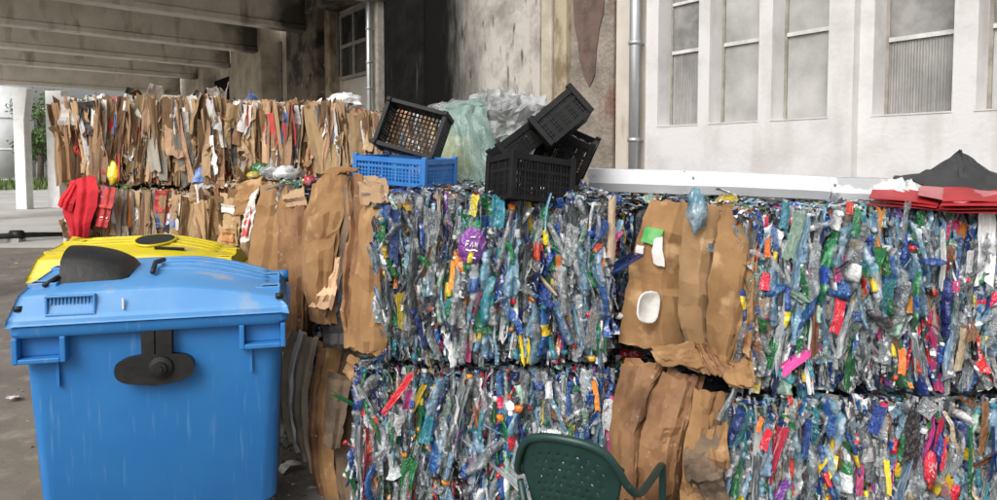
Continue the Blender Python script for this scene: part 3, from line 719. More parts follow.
def litter(name, parent, seed, faces, m, cols, wts, lmean, wmean, kind='stuff', spread=0.5, depth=0.05):
    """many small crumpled ribbons over the given faces of a bale, one mesh; faces: (n, origin, xaxis, zaxis, normal)"""
    rng = np.random.default_rng(seed)
    AV = []; AC = []
    nv_ = 8
    for (n, O, XA, ZA, NA, mode) in faces:
        O, XA, ZA, NA = map(np.array, (O, XA, ZA, NA))
        lx, lz = np.linalg.norm(XA), np.linalg.norm(ZA)
        xh, zh = XA / lx, ZA / lz
        L = np.clip(rng.lognormal(math.log(lmean), 0.5, n), 0.03, 0.45); W = np.clip(rng.lognormal(math.log(wmean), 0.5, n), 0.006, 0.09)
        if mode == 'v':
            L = np.minimum(L, lz * 0.95)
            cz = L / 2 + rng.random(n) * (lz - L)
            cx = rng.random(n) * lx
            th = rng.normal(0, 0.13, n) + 0.15 * np.sin(cx * 7 + seed) + 0.08 * np.sin(cx * 17 + cz * 4)
        else:
            L = np.minimum(L, 0.13); cx = rng.random(n) * lx; cz = rng.random(n) * lz; th = rng.uniform(-np.pi, np.pi, n)
        dn = rng.normal(0, depth * 0.5, n) - depth * (0.75 if mode == 'v' else 0.9)
        c = O + cx[:, None] * xh + cz[:, None] * zh + dn[:, None] * NA
        if mode == 'v':
            c = c + (0.035 * (1 - (2 * cz / lz - 1) ** 2))[:, None] * NA
        ax = np.sin(th)[:, None] * xh + np.cos(th)[:, None] * zh
        sd = np.cos(th)[:, None] * xh - np.sin(th)[:, None] * zh
        ph = rng.normal(0, spread, n) + (np.pi / 2) * (rng.random(n) < 0.35)
        if mode == 'h': ph = rng.normal(0, 0.35, n)
        wd = np.cos(ph)[:, None] * sd + np.sin(ph)[:, None] * NA
        nd = -np.sin(ph)[:, None] * sd + np.cos(ph)[:, None] * NA
        vf = rng.normal(0, 0.5, n)
        walk = np.cumsum(rng.normal(0, 0.065, (n, nv_, 2)), axis=1); walk -= walk.mean(axis=1, keepdims=True)
        V = np.zeros((n, nv_, 3, 3))
        for j in range(nv_):
            t = j / (nv_ - 1) - 0.5
            wj = W * (0.65 + 0.7 * rng.random(n))
            p = c + (t * L)[:, None] * ax + (walk[:, j, 0] * L * 0.5)[:, None] * wd + (walk[:, j, 1] * L * 0.6)[:, None] * nd
            for kx, s in enumerate((-0.5, 0, 0.5)):
                V[:, j, kx] = p + (s * wj)[:, None] * wd + ((vf * W * 0.7 if kx == 1 else 0 * W) + rng.normal(0, 0.10, n) * W)[:, None] * nd
        ci = rng.choice(len(cols), n, p=wts)
        col = cols[ci] * rng.uniform(0.55, 1.3, (n, 1))
        cc = np.repeat(col[:, None, :], nv_ * 3, axis=1).reshape(n, nv_, 3, 3)
        two = rng.random(n) < 0.12
        c2 = cols[rng.choice(len(cols), n, p=wts)]
        cc[two, 2:4] = c2[two][:, None, None, :]
        AV.append(V.reshape(-1, 3)); AC.append(cc.reshape(-1, 3))
    V = np.concatenate(AV); CC = np.clip(np.concatenate(AC), 0.005, 0.85)
    n = len(V) // (nv_ * 3)
    q = []
    for j in range(nv_ - 1):
        for k in range(2):
            q.append((j * 3 + k, j * 3 + k + 1, (j + 1) * 3 + k + 1, (j + 1) * 3 + k))
    Fq = (np.array(q)[None] + (np.arange(n) * nv_ * 3)[:, None, None]).reshape(-1, 4)
    me = bpy.data.meshes.new(name)
    me.vertices.add(len(V)); me.vertices.foreach_set('co', V.astype(np.float32).ravel())
    me.loops.add(Fq.size); me.loops.foreach_set('vertex_index', Fq.astype(np.int32).ravel())
    me.polygons.add(len(Fq)); me.polygons.foreach_set('loop_start', (np.arange(len(Fq)) * 4).astype(np.int32))
    me.update(calc_edges=True)
    ca = me.color_attributes.new('Col', 'FLOAT_COLOR', 'POINT')
    ca.data.foreach_set('color', np.concatenate([CC, np.ones((len(CC), 1))], 1).astype(np.float32).ravel())
    me.polygons.foreach_set('use_smooth', np.ones(len(Fq), dtype=bool))
    me.materials.append(m); me.validate(); me.update()
    o = obj(name, me, parent); o['kind'] = kind
    return o

def core(parent, hx, hy, h, m, seed, inset=0.05, xs=None, ch=0.0):
    """block inside a bale; the front left corner is cut back where cartons lean on the end"""
    i = inset
    if xs is None: foot = [(-hx + i, -hy + i), (hx - i, -hy + i), (hx - i, hy - i), (-hx + i, hy - i)]
    else: foot = [(xs + 0.03, -hy + i + 0.01), (hx - i, -hy + i), (hx - i, hy - i), (-hx + i, hy - i), (-hx + i, -hy + ch)]
    n = len(foot)
    v = [(x, y, 0.015) for x, y in foot] + [(x, y, h - i) for x, y in foot]
    f = [tuple(range(n))[::-1], tuple(range(n, 2 * n))] + [(k, (k + 1) % n, n + (k + 1) % n, n + k) for k in range(n)]
    return MB().add(v, f).build('bale_core', m, parent, bevel=0.04)

def wires(parent, hx, hy, h, n=4, xs=None):
    xs = -hx if xs is None else xs
    for i in range(n):
        x = xs + (hx - xs) * (i + 0.5) / n
        e = 0.012
        b = MB(); pts = [(x, -hy - e, 0.01), (x + 0.01, -hy - e - 0.03, h * 0.5), (x, -hy - e, h - 0.01), (x, -hy + 0.05, h + e), (x, hy - 0.05, h + e), (x, hy + e, h - 0.02), (x, hy + e, 0.02)]
        b.tube(pts, 0.0025, 5); b.build('binding_wire', M['wire'], parent, smooth=True)

def plastic_bale(label, X0, X1, Y0, Y1, z0, z1, seed, nb=120, nf=190, ntop=60, nlit=2600, ltop=900, cx0=None, rotz=0.0, lleft=300, ch=0.0, nbig=26):
    """bale of crushed bottles and film; cx0: local x where the plastic starts on the front (cardboard to its left)"""
    cx, cy = (X0 + X1) / 2, (Y0 + Y1) / 2
    hx, hy, h = (X1 - X0) / 2, (Y1 - Y0) / 2, z1 - z0
    t = thing('plastic_bale', label, 'bale', (cx, cy, z0), rotz, 'bales of crushed plastic')
    r = random.Random(seed)
    xs = -hx if cx0 is None else cx0 - cx
    core(t, hx, hy, h, M['core_plastic'], seed, xs=None if cx0 is None else xs, ch=ch)
    tiltp = r.uniform(0, 6)
    def place(me, nm, L, W, D, face):
        if face == 'front':
            x = r.uniform(xs, hx); L = min(L, h * 0.9)
            z = r.uniform(L / 2 - 0.01, h - L / 2 + 0.005)
            bul = 0.035 * (1 - (2 * z / h - 1) ** 2)
            y = -hy - bul + r.uniform(-0.02, 0.065)
            ti = r.gauss(0, 0.11) + 0.15 * math.sin((x + hx) * 7 + seed) + 0.06 * math.sin(x * 17 + z * 4)
            if r.random() < 0.1: ti += r.choice((-1, 1)) * r.uniform(0.4, 1.2)
            rot = (r.gauss(0, 0.08), ti, r.gauss(0, 0.38))
            if r.random() < 0.5: rot = (rot[0] + math.pi, rot[1], rot[2])
            if nm == 'crushed_bottle' and r.random() < 0.10: rot = (R(90) + r.gauss(0, 0.3), r.gauss(0, 0.3), r.gauss(0, 0.3)); y += L * 0.38
        else:
            x = r.uniform(-hx, hx); y = r.uniform(-hy, hy); z = h + r.uniform(-0.065, -0.025)
            if x < xs and y < -hy + ch: x = r.uniform(xs, hx)
            rot = (math.pi / 2 + r.gauss(0, 0.25), r.uniform(0, 6.28), r.gauss(0, 0.3))
            rot = (math.pi / 2 + r.gauss(0, 0.08), r.gauss(0, 0.25), r.uniform(0, 6.28)); D *= 0.6
        obj(nm, me, t, (x, y, z), rot, (W, D, L))
    for i in range(nbig):
        L = r.uniform(0.28, 0.6) * h / 0.8; W = r.uniform(0.07, 0.15)
        place(r.choice(BIGFILM), 'film_sheet', L, W * 0.7, W * r.uniform(0.7, 1.1), 'front')
    for i in range(nb):
        L = r.uniform(0.17, 0.33); k = L * r.uniform(0.8, 1.2)
        place(r.choice(BOTTLES), 'crushed_bottle', L, k, k * 0.9, 'front')
    for i in range(nf):
        L = r.uniform(0.12, 0.42); W = r.uniform(0.02, 0.06)
        place(r.choice(SCRAPS), 'film_scrap', L, W, W * r.uniform(0.8, 1.4), 'front')
    for i in range(ntop):
        if r.random() < 0.45:
            L = r.uniform(0.13, 0.26); place(r.choice(BOTTLES), 'crushed_bottle', L, L, L, 'top')
        else:
            L = r.uniform(0.08, 0.25); W = r.uniform(0.05, 0.14); place(r.choice(SCRAPS), 'film_scrap', L, W, W, 'top')
    fs = [(nlit, (xs, -hy, 0), (hx - xs, 0, 0), (0, 0, h), (0, -1, 0), 'v'), (ltop, (xs, -hy, h), (hx - xs, 0, 0), (0, 2 * hy, 0), (0, 0, 1), 'h')]
    if xs > -hx + 0.05: fs.append((ltop // 4, (-hx, -hy + ch, h), (xs + hx, 0, 0), (0, 2 * hy - ch, 0), (0, 0, 1), 'h'))
    if lleft: fs.append((lleft, (-hx, hy, 0), (0, -2 * hy + ch, 0), (0, 0, h), (-1, 0, 0), 'v')); fs.append((lleft, (hx, -hy, 0), (0, 2 * hy, 0), (0, 0, h), (1, 0, 0), 'v'))
    litter('plastic_litter', t, seed, fs, M['litter'], PCOL, LWN, 0.19, 0.019)
    wires(t, hx, hy, h, 4, xs)
    return t

def cardboard_bale(label, X0, X1, Y0, Y1, z0, z1, seed, nc=110, ntop=26, nlit=900, nleft=0, rotz=0.0, over=0.05):
    cx, cy = (X0 + X1) / 2, (Y0 + Y1) / 2
    hx, hy, h = (X1 - X0) / 2, (Y1 - Y0) / 2, z1 - z0
    t = thing('cardboard_bale', label, 'bale', (cx, cy, z0), rotz, 'bales of pressed cardboard')
    r = random.Random(seed)
    core(t, hx, hy, h, M['core_card'], seed)
    tp = r.uniform(0, 6)
    for i in range(nc):
        nm, me = r.choice(CARDL)
        me = r.choice(CARDS[nm])
        L = r.uniform(0.25, 0.72) if nm[1] in '1234' else r.uniform(0.12, 0.36)
        L = min(L, h * 0.97)
        W = min(0.20, r.lognormvariate(math.log(0.072), 0.42))
        x = -hx + 2 * hx * ((i + r.random()) / nc)
        z = r.choice((r.uniform(L / 2, h - L / 2), r.uniform(L / 2, h - L / 2), h - L / 2 + r.uniform(-0.03, over * 0.35)))
        y = -hy + r.uniform(-0.06, 0.07) - 0.03 * (1 - (2 * z / h - 1) ** 2)
        ti = r.gauss(0, 0.085) + 0.09 * math.sin(x * 4 + tp)
        obj('cardboard_sheet', me, t, (x, y, z), (r.gauss(0, 0.10) + (math.pi if r.random() < 0.5 else 0), ti, r.gauss(0, 0.65)), (W, W * r.uniform(0.6, 1.1), L))
    for i in range(ntop):
        me = r.choice(CARDALL)
        x = r.uniform(-hx, hx); y = r.uniform(-hy, hy * 0.5)
        L = r.uniform(0.12, 0.3); W = r.uniform(0.07, 0.2)
        obj('cardboard_sheet', me, t, (x, y, h + r.uniform(-0.06, 0.02)), (r.gauss(0.2, 0.5), r.gauss(0, 0.5), r.uniform(0, 6.28)), (W, W, L))
    for i in range(nc // 2):
        me = r.choice(CARDALL); L = r.uniform(0.08, 0.24); W = r.uniform(0.05, 0.13)
        z = r.uniform(L / 2, h - L / 2)
        obj('paper_scrap', me, t, (r.uniform(-hx, hx), -hy - r.uniform(0.0, 0.06), z), (r.gauss(0, 0.3), r.gauss(0, 0.6), r.gauss(0, 0.5)), (W, W * 0.6, L))
    for i in range(nleft):
        me = r.choice(CARDS[r.choice(('k1', 'k2', 'k3', 'kw'))]); L = r.uniform(0.2, 0.6); W = r.uniform(0.1, 0.3)
        L = min(L, h * 0.9)
        obj('cardboard_sheet', me, t, (-hx + r.uniform(-0.08, 0.03), r.uniform(-hy, hy), r.uniform(L / 2, h - L / 2)), (r.gauss(0, 0.2), r.gauss(-0.1, 0.2), r.gauss(1.2, 0.5)), (W, W, L))
    fs = [(nlit, (-hx, -hy, 0), (2 * hx, 0, 0), (0, 0, h), (0, -1, 0), 'v'), (nlit // 3, (-hx, -hy, h), (2 * hx, 0, 0), (0, 2 * hy, 0), (0, 0, 1), 'h'),
          (nlit // 5, (-hx, hy, 0), (0, -2 * hy, 0), (0, 0, h), (-1, 0, 0), 'v'), (nlit // 5, (hx, -hy, 0), (0, 2 * hy, 0), (0, 0, h), (1, 0, 0), 'v')]
    litter('paper_litter', t, seed, fs, M['litter_card'], KCOL, KWN, 0.22, 0.035, depth=0.06)
    wires(t, hx, hy, h, 4)
    return t

# ------------------------------------------------------------------ the bales
ZA = 0.815
A = plastic_bale('upper plastic bale with crumpled cartons on its end, carrying the blue crate', -0.93, 0.50, 3.20, 4.18, ZA, 1.615, 21, nb=285, nf=190, ntop=80, nlit=3000, ltop=1300, cx0=-0.54, lleft=200, ch=0.58)
B = plastic_bale('lower plastic bale of bottles behind the green chair, dirty bent cartons on its end', -0.93, 0.52, 3.22, 4.18, 0.0, 0.80, 22, nb=285, nf=190, ntop=30, nlit=3000, ltop=500, cx0=-0.66, lleft=200, ch=0.66)
Cb = plastic_bale('upper plastic bale under the red sheets with broad brown carton on its end', 0.62, 2.55, 2.88, 3.88, 0.790, 1.572, 23, nb=298, nf=290, ntop=90, nlit=4200, ltop=1500, cx0=1.00, ch=0.52, nbig=34)
D = plastic_bale('lower plastic bale resting on the ground with damp brown cartons on its end', 0.58, 2.60, 2.86, 3.88, 0.0, 0.775, 24, nb=298, nf=290, ntop=40, nlit=4200, ltop=500, cx0=0.92, ch=0.42, nbig=34)
A2 = plastic_bale('upper plastic bale behind the crates with folded brown cartons facing the yellow bin', -1.34, 0.50, 4.30, 5.20, 0.82, 1.64, 25, nb=30, nf=40, ntop=100, nlit=500, ltop=1400)
B2 = plastic_bale('lower plastic bale hidden between the bins and the front bales', -1.30, 0.50, 4.30, 5.20, 0.0, 0.805, 26, nb=15, nf=20, ntop=0, nlit=300, ltop=100, nbig=0)
C2 = plastic_bale('upper plastic bale behind the white metal flashing below the windows', 0.62, 2.55, 4.02, 4.95, 0.80, 1.58, 27, nb=20, nf=20, ntop=60, nlit=200, ltop=900, lleft=100)
D2 = plastic_bale('lower plastic bale under the one below the windows', 0.62, 2.55, 4.02, 4.95, 0.0, 0.79, 28, nb=10, nf=10, ntop=0, nlit=100, ltop=50, lleft=50, nbig=0)
E = cardboard_bale('upper cardboard bale with loose white bags on top beside the yellow bin', -2.15, -1.40, 5.02, 5.72, 0.80, 1.60, 31, nc=40, ntop=10, nlit=400, nleft=6)
E2 = cardboard_bale('lower cardboard bale on the ground behind the yellow bin', -2.15, -1.42, 5.02, 5.72, 0.0, 0.79, 32, nc=16, ntop=0, nlit=200)
YR = 5.92
cols = [(-3.66, -2.26), (-2.23, -1.27), (-1.24, 0.12)]
tops = [(1.55, 2.29), (1.55, 2.25), (1.55, 2.17)]
lab = [['top cardboard bale with torn white and brown sheets above the red garment', 'top cardboard bale of upright brown sheets over the white bags', 'top cardboard bale behind the black crate and green bag'],
       ['middle cardboard bale with the red garment hanging on its end', 'middle cardboard bale between the red garment stack and the green bag stack', 'middle cardboard bale hidden behind the blue crate'],
       ['ground level cardboard bale under the red garment', 'ground level cardboard bale between two others at the rear', 'ground level cardboard bale below the green bag stack']]
for i, (x0, x1) in enumerate(cols):
    w = (x1 - x0)
    cardboard_bale(lab[0][i], x0, x1, YR, YR + 1.0, tops[i][0], tops[i][1], 41 + i, nc=min(285, int(225 * w)), ntop=int(9 * w), nlit=int(700 * w), nleft=14 if i == 0 else 0, rotz=(-0.03, 0.02, -0.02)[i], over=0.07)
    cardboard_bale(lab[1][i], x0 + 0.02, x1 + 0.01, YR + 0.02, YR + 1.0, 0.785, 1.52, 51 + i, nc=min(290, int(215 * w)), ntop=4, nlit=int(600 * w), nleft=12 if i == 0 else 0, rotz=(0.02, -0.02, 0.03)[i], over=0.0)
    cardboard_bale(lab[2][i], x0, x1, YR, YR + 1.0, 0.0, 0.77, 61 + i, nc=int(16 * w), ntop=0, nlit=int(150 * w), rotz=0.0, over=0.0)

# ------------------------------------------------------------------ big cartons on the bale ends (traced outlines at their own distance)
def interp(pts, n):
    pts = [np.array(at(*p)) for p in pts]
    d = [0]
    for i in range(1, len(pts)): d.append(d[-1] + np.linalg.norm(pts[i] - pts[i - 1]))
    out = []
    for k in range(n):
        t = d[-1] * k / (n - 1)
        i = max(0, min(len(pts) - 2, sum(1 for q in d[1:-1] if q <= t)))
        s = (t - d[i]) / max(1e-6, d[i + 1] - d[i]); out.append(pts[i] * (1 - s) + pts[i + 1] * s)
    return np.array(out)

def carton(parent, Lp, Rp, m, bulge=0.03, crumple=0.012, nu=13, nv=19, th=0.006, creases=(), seed=0, name='cardboard_sheet', bend=0.0, layers=1, cross=True):
    """bent, creased sheet of board between two traced edges; extra layers lie behind it"""
    r = random.Random(seed * 13 + 5)
    cloth = name in ('torso', 'sleeve')
    if cloth: n1, n2 = nu * 2, nv * 2
    else: n1, n2 = max(4, int(nu * 0.75)), max(4, int(nv * 0.8))
    o = None
    for lay in range(layers):
        a = interp(Lp, n2); b = interp(Rp, n2)
        W = np.linalg.norm(b[n2 // 2] - a[n2 // 2]); H = np.linalg.norm(a[-1] - a[0])
        big = W > 0.05
        rows = {r.randrange(1, n2 - 1): r.uniform(0.008, 0.018) * r.choice((-1, 1, 1)) for _ in range(2)} if big and cross else {}
        colm = {r.randrange(1, n1 - 1): r.uniform(0.008, 0.016) * r.choice((-1, 1, 1)) for _ in range(1)} if big and cross else {}
        sh = np.array((0.013 * lay + r.uniform(-0.004, 0.006), 0.013 * lay, r.uniform(-0.02, 0.015))) * (1 if lay else 0)
        jx = min(0.25 * W / n1, 0.012); jz = min(0.25 * H / n2, 0.012)
        P = np.zeros((n1, n2, 3)); yv = np.array([0, 1.0, 0])
        for i in range(n1):
            s = i / (n1 - 1)
            for j in range(n2):
                w = j / (n2 - 1)
                q = a[j] * (1 - s) + b[j] * s + sh
                q = q - yv * (bulge * (0.5 * min(1.0, 3.2 * min(s, 1 - s)) + 0.5 * math.sin(math.pi * s)) + bend * math.sin(math.pi * w))
                for (cs, dep) in creases: q = q + yv * dep * max(0.0, 1 - abs(s - cs) / 0.09)
                q = q + yv * (rows.get(j, 0) + colm.get(i, 0))
                k = mnoise.noise_vector(Vector(q * 7) + Vector((seed * 3.7, lay, seed)))
                q = q + np.array(k) * crumple * 0.6
                if not cloth: q = q + np.array([r.uniform(-jx, jx), r.gauss(0, min(0.0045, crumple * 0.32)), r.uniform(-jz, jz)])
                P[i, j] = q
        v, f = slab_geo(P, th)
        me = mesh(name, v.tolist(), f, [m], None, True)
        if not cloth: me.set_sharp_from_angle(angle=R(13))
        oo = obj(name, me, parent, world_verts=True)
        o = o or oo
    return o

cb, cw, cd, cg = M['card_big'], M['card_wet'], M['card_dirty'], M['card_grey']
# upper left: big rounded carton, torn folds, flat upright sheets
carton(A, [(312, 184, 3.62), (306, 215, 3.56), (305, 262, 3.52), (306, 300, 3.52), (310, 318, 3.55)], [(345, 170, 3.55), (346, 200, 3.44), (336, 245, 3.40), (334, 290, 3.40), (332, 325, 3.42)], cb, 0.06, 0.016, seed=1, bend=0.05, layers=2)
carton(A, [(318, 178, 3.60), (330, 169, 3.62), (340, 167, 3.64)], [(350, 171, 3.50), (356, 172, 3.52), (360, 170, 3.56)], cb, 0.02, 0.01, nv=7, seed=2)
carton(A, [(337, 196, 3.47), (335, 225, 3.44), (328, 262, 3.42), (322, 290, 3.42), (316, 308, 3.44)], [(352, 178, 3.42), (352, 215, 3.36), (345, 255, 3.34), (338, 290, 3.34), (326, 318, 3.38)], M['card_dirty'], 0.0, 0.02, seed=3, nu=9)
carton(A, [(345, 180, 3.42), (347, 220, 3.36), (343, 265, 3.33), (342, 310, 3.32), (343, 345, 3.34)], [(362, 176, 3.38), (362, 215, 3.30), (358, 265, 3.27), (357, 310, 3.27), (355, 350, 3.28)], cw, 0.0, 0.022, seed=4, nu=9, creases=((0.4, 0.03),))
carton(A, [(361, 182, 3.36), (359, 225, 3.28), (355, 270, 3.24), (349, 315, 3.23), (345, 346, 3.24)], [(386, 190, 3.24), (388, 225, 3.18), (387, 270, 3.15), (386, 315, 3.15), (384, 352, 3.17)], cb, 0.035, 0.018, seed=5, layers=3, creases=((0.15, 0.02), (0.6, 0.012)))
carton(A, [(352, 176, 3.5), (360, 186, 3.32), (362, 205, 3.27)], [(384, 178, 3.44), (388, 188, 3.22), (389, 200, 3.17)], M['k2'], 0.02, 0.018, seed=6, nv=9)
carton(A, [(330, 262, 3.39), (322, 285, 3.37), (309, 306, 3.4)], [(342, 258, 3.36), (337, 292, 3.33), (331, 310, 3.35)], M['k2'], 0.01, 0.02, seed=7, nv=9)
carton(A, [(322, 318, 3.50), (323, 333, 3.5), (322, 348, 3.5)], [(345, 318, 3.42), (346, 335, 3.42), (345, 349, 3.42)], M['kk'], 0.02, 0.02, seed=8, nv=9)
# cartons on the end of the second bale, beside the yellow lid
carton(A2, [(262, 186, 4.42), (258, 205, 4.36), (250, 240, 4.32), (247, 275, 4.3), (246, 330, 4.3)], [(300, 182, 4.30), (296, 205, 4.24), (291, 240, 4.2), (288, 275, 4.2), (285, 335, 4.2)], cb, 0.01, 0.012, seed=9, layers=2, creases=((0.5, 0.008),))
carton(A2, [(277, 209, 4.16), (278, 240, 4.13), (277, 275, 4.12), (278, 300, 4.12), (280, 345, 4.12)], [(305, 205, 4.06), (305, 240, 4.02), (304, 275, 4.02), (303, 305, 4.02), (302, 350, 4.02)], cw, 0.01, 0.012, seed=10, layers=2)
carton(A2, [(283, 196, 4.25), (284, 200, 4.2), (286, 207, 4.2)], [(304, 186, 4.2), (306, 196, 4.15), (307, 204, 4.1)], M['k2'], 0.01, 0.012, seed=11, nv=7)
# open flaps of crushed cartons on the cardboard bale, with white labels
carton(E, [(219, 193, 5.0), (217, 215, 4.95), (215, 244, 4.93)], [(243, 196, 4.94), (240, 218, 4.9), (238, 247, 4.9)], M['k2'], 0.015, 0.012, seed=12)
carton(E, [(236, 184, 5.0), (233, 200, 4.95), (229, 216, 4.92)], [(263, 176, 4.92), (258, 195, 4.88), (252, 214, 4.86)], cb, 0.015, 0.012, seed=13)
carton(E, [(247, 200, 4.9), (243, 220, 4.86), (240, 243, 4.85)], [(258, 188, 4.84), (254, 215, 4.8), (250, 240, 4.8)], M['kw'], 0.01, 0.012, seed=14, nu=7)
carton(E, [(246, 208, 4.88), (244, 222, 4.84), (241, 236, 4.83)], [(250, 206, 4.83), (249, 222, 4.79), (246, 236, 4.79)], M['kr'], 0.006, 0.006, seed=15, nu=5, nv=7)
carton(E, [(221, 204, 4.925), (220.5, 208, 4.92), (220, 212, 4.918)], [(234, 206, 4.905), (234, 210, 4.90), (233, 214, 4.898)], M['kw'], 0.0, 0.002, seed=16, nu=4, nv=4)
carton(E, [(222, 232, 4.90), (221.5, 237, 4.898), (221, 241, 4.897)], [(233, 233, 4.885), (233, 238, 4.882), (232.5, 242, 4.88)], M['ko'], 0.0, 0.002, seed=17, nu=4, nv=4)
# lower left: bowed strips fanning out
def bow(parent, ub, us, Y, w, m, seed, v0=335, v1=490):
    Lp = []; Rp = []
    for i in range(7):
        t = i / 6; v = v0 + (v1 - v0) * t
        x = ub + (us - ub) * math.sin(t * 1.35) ** 1.0 * 0.0 - 22 * math.sin(math.pi * (0.12 + 0.72 * t)) * us
        Lp.append((x, v, Y + 0.10 * (1 - t))); Rp.append((x + w, v + 2, Y - 0.02 + 0.08 * (1 - t)))
    return carton(parent, Lp, Rp, m, 0.012, 0.010, nu=6, nv=17, seed=seed)
for i, (ub, k, Y, w, mm, v0, v1) in enumerate([(296, 0.8, 3.78, 9, cg, 330, 440), (305, 0.8, 3.74, 8, M['kw'], 332, 452), (311, 0.85, 3.70, 9, cg, 334, 462), (318, 0.85, 3.66, 8, cg, 336, 470),
                                                (326, 0.8, 3.60, 10, cw, 340, 495), (334, 0.8, 3.56, 16, cb, 345, 505), (350, 0.8, 3.52, 9, cd, 350, 508), (359, 0.8, 3.48, 18, cd, 348, 520), (377, 0.9, 3.42, 10, M['k3'], 352, 520), (386, 0.95, 3.36, 9, cw, 358, 530), (394, 1.0, 3.31, 9, cd, 362, 530)]):
    bow(B, ub, k, Y, w, mm, 20 + i, v0, v1)
carton(B, [(327, 372, 3.54), (324, 410, 3.5), (323, 445, 3.48)], [(352, 376, 3.45), (346, 412, 3.42), (340, 448, 3.42)], M['card_dirty'], 0.02, 0.006, seed=41)
carton(B, [(350, 354, 3.44), (346, 364, 3.41), (342, 372, 3.4)], [(372, 366, 3.36), (366, 378, 3.34), (360, 386, 3.34)], cb, 0.01, 0.012, seed=42, nv=8)
# upper right: broad carton in three panels
carton(Cb, [(650, 199, 3.32), (640, 225, 3.28), (630, 262, 3.25), (624, 300, 3.24), (619, 342, 3.24)], [(693, 203, 3.21), (685, 235, 3.17), (681, 275, 3.15), (679, 315, 3.15), (686, 352, 3.17)], cb, 0.045, 0.011, seed=51, layers=3)
carton(Cb, [(688, 204, 3.13), (681, 238, 3.06), (677, 280, 3.04), (678, 320, 3.04), (690, 358, 3.06)], [(725, 208, 3.05), (719, 240, 3.0), (712, 285, 2.98), (710, 325, 2.98), (715, 362, 3.0)], M['card_big2'], 0.05, 0.011, seed=52, layers=3)
carton(Cb, [(721, 205, 2.98), (715, 240, 2.91), (708, 285, 2.89), (707, 325, 2.89), (712, 358, 2.91)], [(759, 211, 2.90), (757, 240, 2.84), (749, 290, 2.82), (740, 335, 2.83), (727, 368, 2.87)], cb, 0.035, 0.010, seed=53, layers=4)
carton(Cb, [(757, 225, 2.86), (752, 275, 2.83), (743, 320, 2.83), (738, 352, 2.85)], [(766, 232, 2.90), (762, 280, 2.87), (756, 325, 2.87), (752, 366, 2.88)], M['card_dirty'], 0.0, 0.014, seed=54, nu=7)
carton(Cb, [(750, 290, 2.81), (746, 322, 2.80), (744, 352, 2.81)], [(757, 262, 2.83), (756, 310, 2.82), (754, 362, 2.83)], cb, 0.0, 0.012, seed=55, nu=7)
# torn flaps beneath it
carton(Cb, [(650, 350, 3.10), (656, 360, 3.0), (664, 364, 2.95)], [(690, 345, 3.0), (700, 356, 2.9), (706, 366, 2.86)], cb, 0.01, 0.014, seed=56, nv=8, layers=3)
carton(Cb, [(694, 342, 2.98), (703, 360, 2.86), (712, 374, 2.80)], [(712, 352, 2.92), (722, 366, 2.82), (734, 378, 2.78)], cw, 0.0, 0.012, seed=57, nv=8, layers=3)
carton(Cb, [(722, 362, 2.9), (722, 374, 2.8), (728, 384, 2.76)], [(744, 356, 2.86), (750, 372, 2.78), (752, 386, 2.75)], cb, 0.01, 0.010, seed=58, nv=8, layers=3)
carton(Cb, [(676, 356, 3.02), (684, 366, 2.92), (694, 372, 2.88)], [(700, 352, 2.96), (712, 366, 2.84), (718, 376, 2.82)], M['k3'], 0.0, 0.014, seed=59, nv=8)
# labels and tape on the broad carton
carton(Cb, [(645, 226, 3.222), (642, 236, 3.215), (640, 242, 3.21)], [(664, 230, 3.16), (661, 240, 3.15), (658, 247, 3.145)], M['kg'], 0.0, 0.002, cross=False, seed=60, nu=6, nv=6)
carton(Cb, [(654, 240, 3.15), (652, 252, 3.14), (654, 264, 3.14)], [(663, 236, 3.14), (662, 250, 3.13), (665, 267, 3.12)], M['kw'], 0.0, 0.002, cross=False, seed=61, nu=5, nv=7)
carton(Cb, [(637, 245, 3.222), (636, 249, 3.22), (635.5, 252, 3.22)], [(644, 246, 3.19), (643, 250, 3.19), (642.5, 254, 3.19)], M['kw'], 0.0, 0.002, seed=62, nu=4, nv=4)
# lower right: damp bowed cartons
carton(D, [(622, 362, 3.16), (614, 395, 3.10), (609, 430, 3.06), (608, 470, 3.04), (610, 520, 3.04)], [(664, 366, 3.06), (650, 395, 2.98), (641, 430, 2.95), (638, 470, 2.94), (640, 520, 2.94)], cw, 0.05, 0.012, seed=71, layers=3)
carton(D, [(662, 372, 2.98), (651, 400, 2.91), (642, 432, 2.88), (638, 470, 2.87), (639, 520, 2.87)], [(700, 378, 2.94), (694, 402, 2.87), (686, 432, 2.84), (678, 470, 2.83), (676, 520, 2.84)], cw, 0.055, 0.012, seed=72, creases=((0.55, 0.015),), layers=3)
carton(D, [(694, 388, 2.88), (691, 410, 2.81), (686, 440, 2.78), (682, 470, 2.77), (680, 520, 2.78)], [(725, 392, 2.88), (722, 415, 2.82), (716, 445, 2.79), (712, 475, 2.78), (710, 520, 2.79)], cb, 0.02, 0.012, seed=73, layers=2)
carton(D, [(690, 438, 2.80), (682, 460, 2.76), (690, 482, 2.75), (700, 500, 2.77)], [(722, 418, 2.80), (722, 450, 2.74), (724, 475, 2.73), (730, 500, 2.76)], cd, 0.02, 0.022, seed=74)
carton(D, [(705, 430, 2.79), (702, 448, 2.75), (706, 462, 2.74)], [(726, 420, 2.78), (728, 445, 2.73), (728, 470, 2.73)], cb, 0.01, 0.014, seed=75, nv=8)

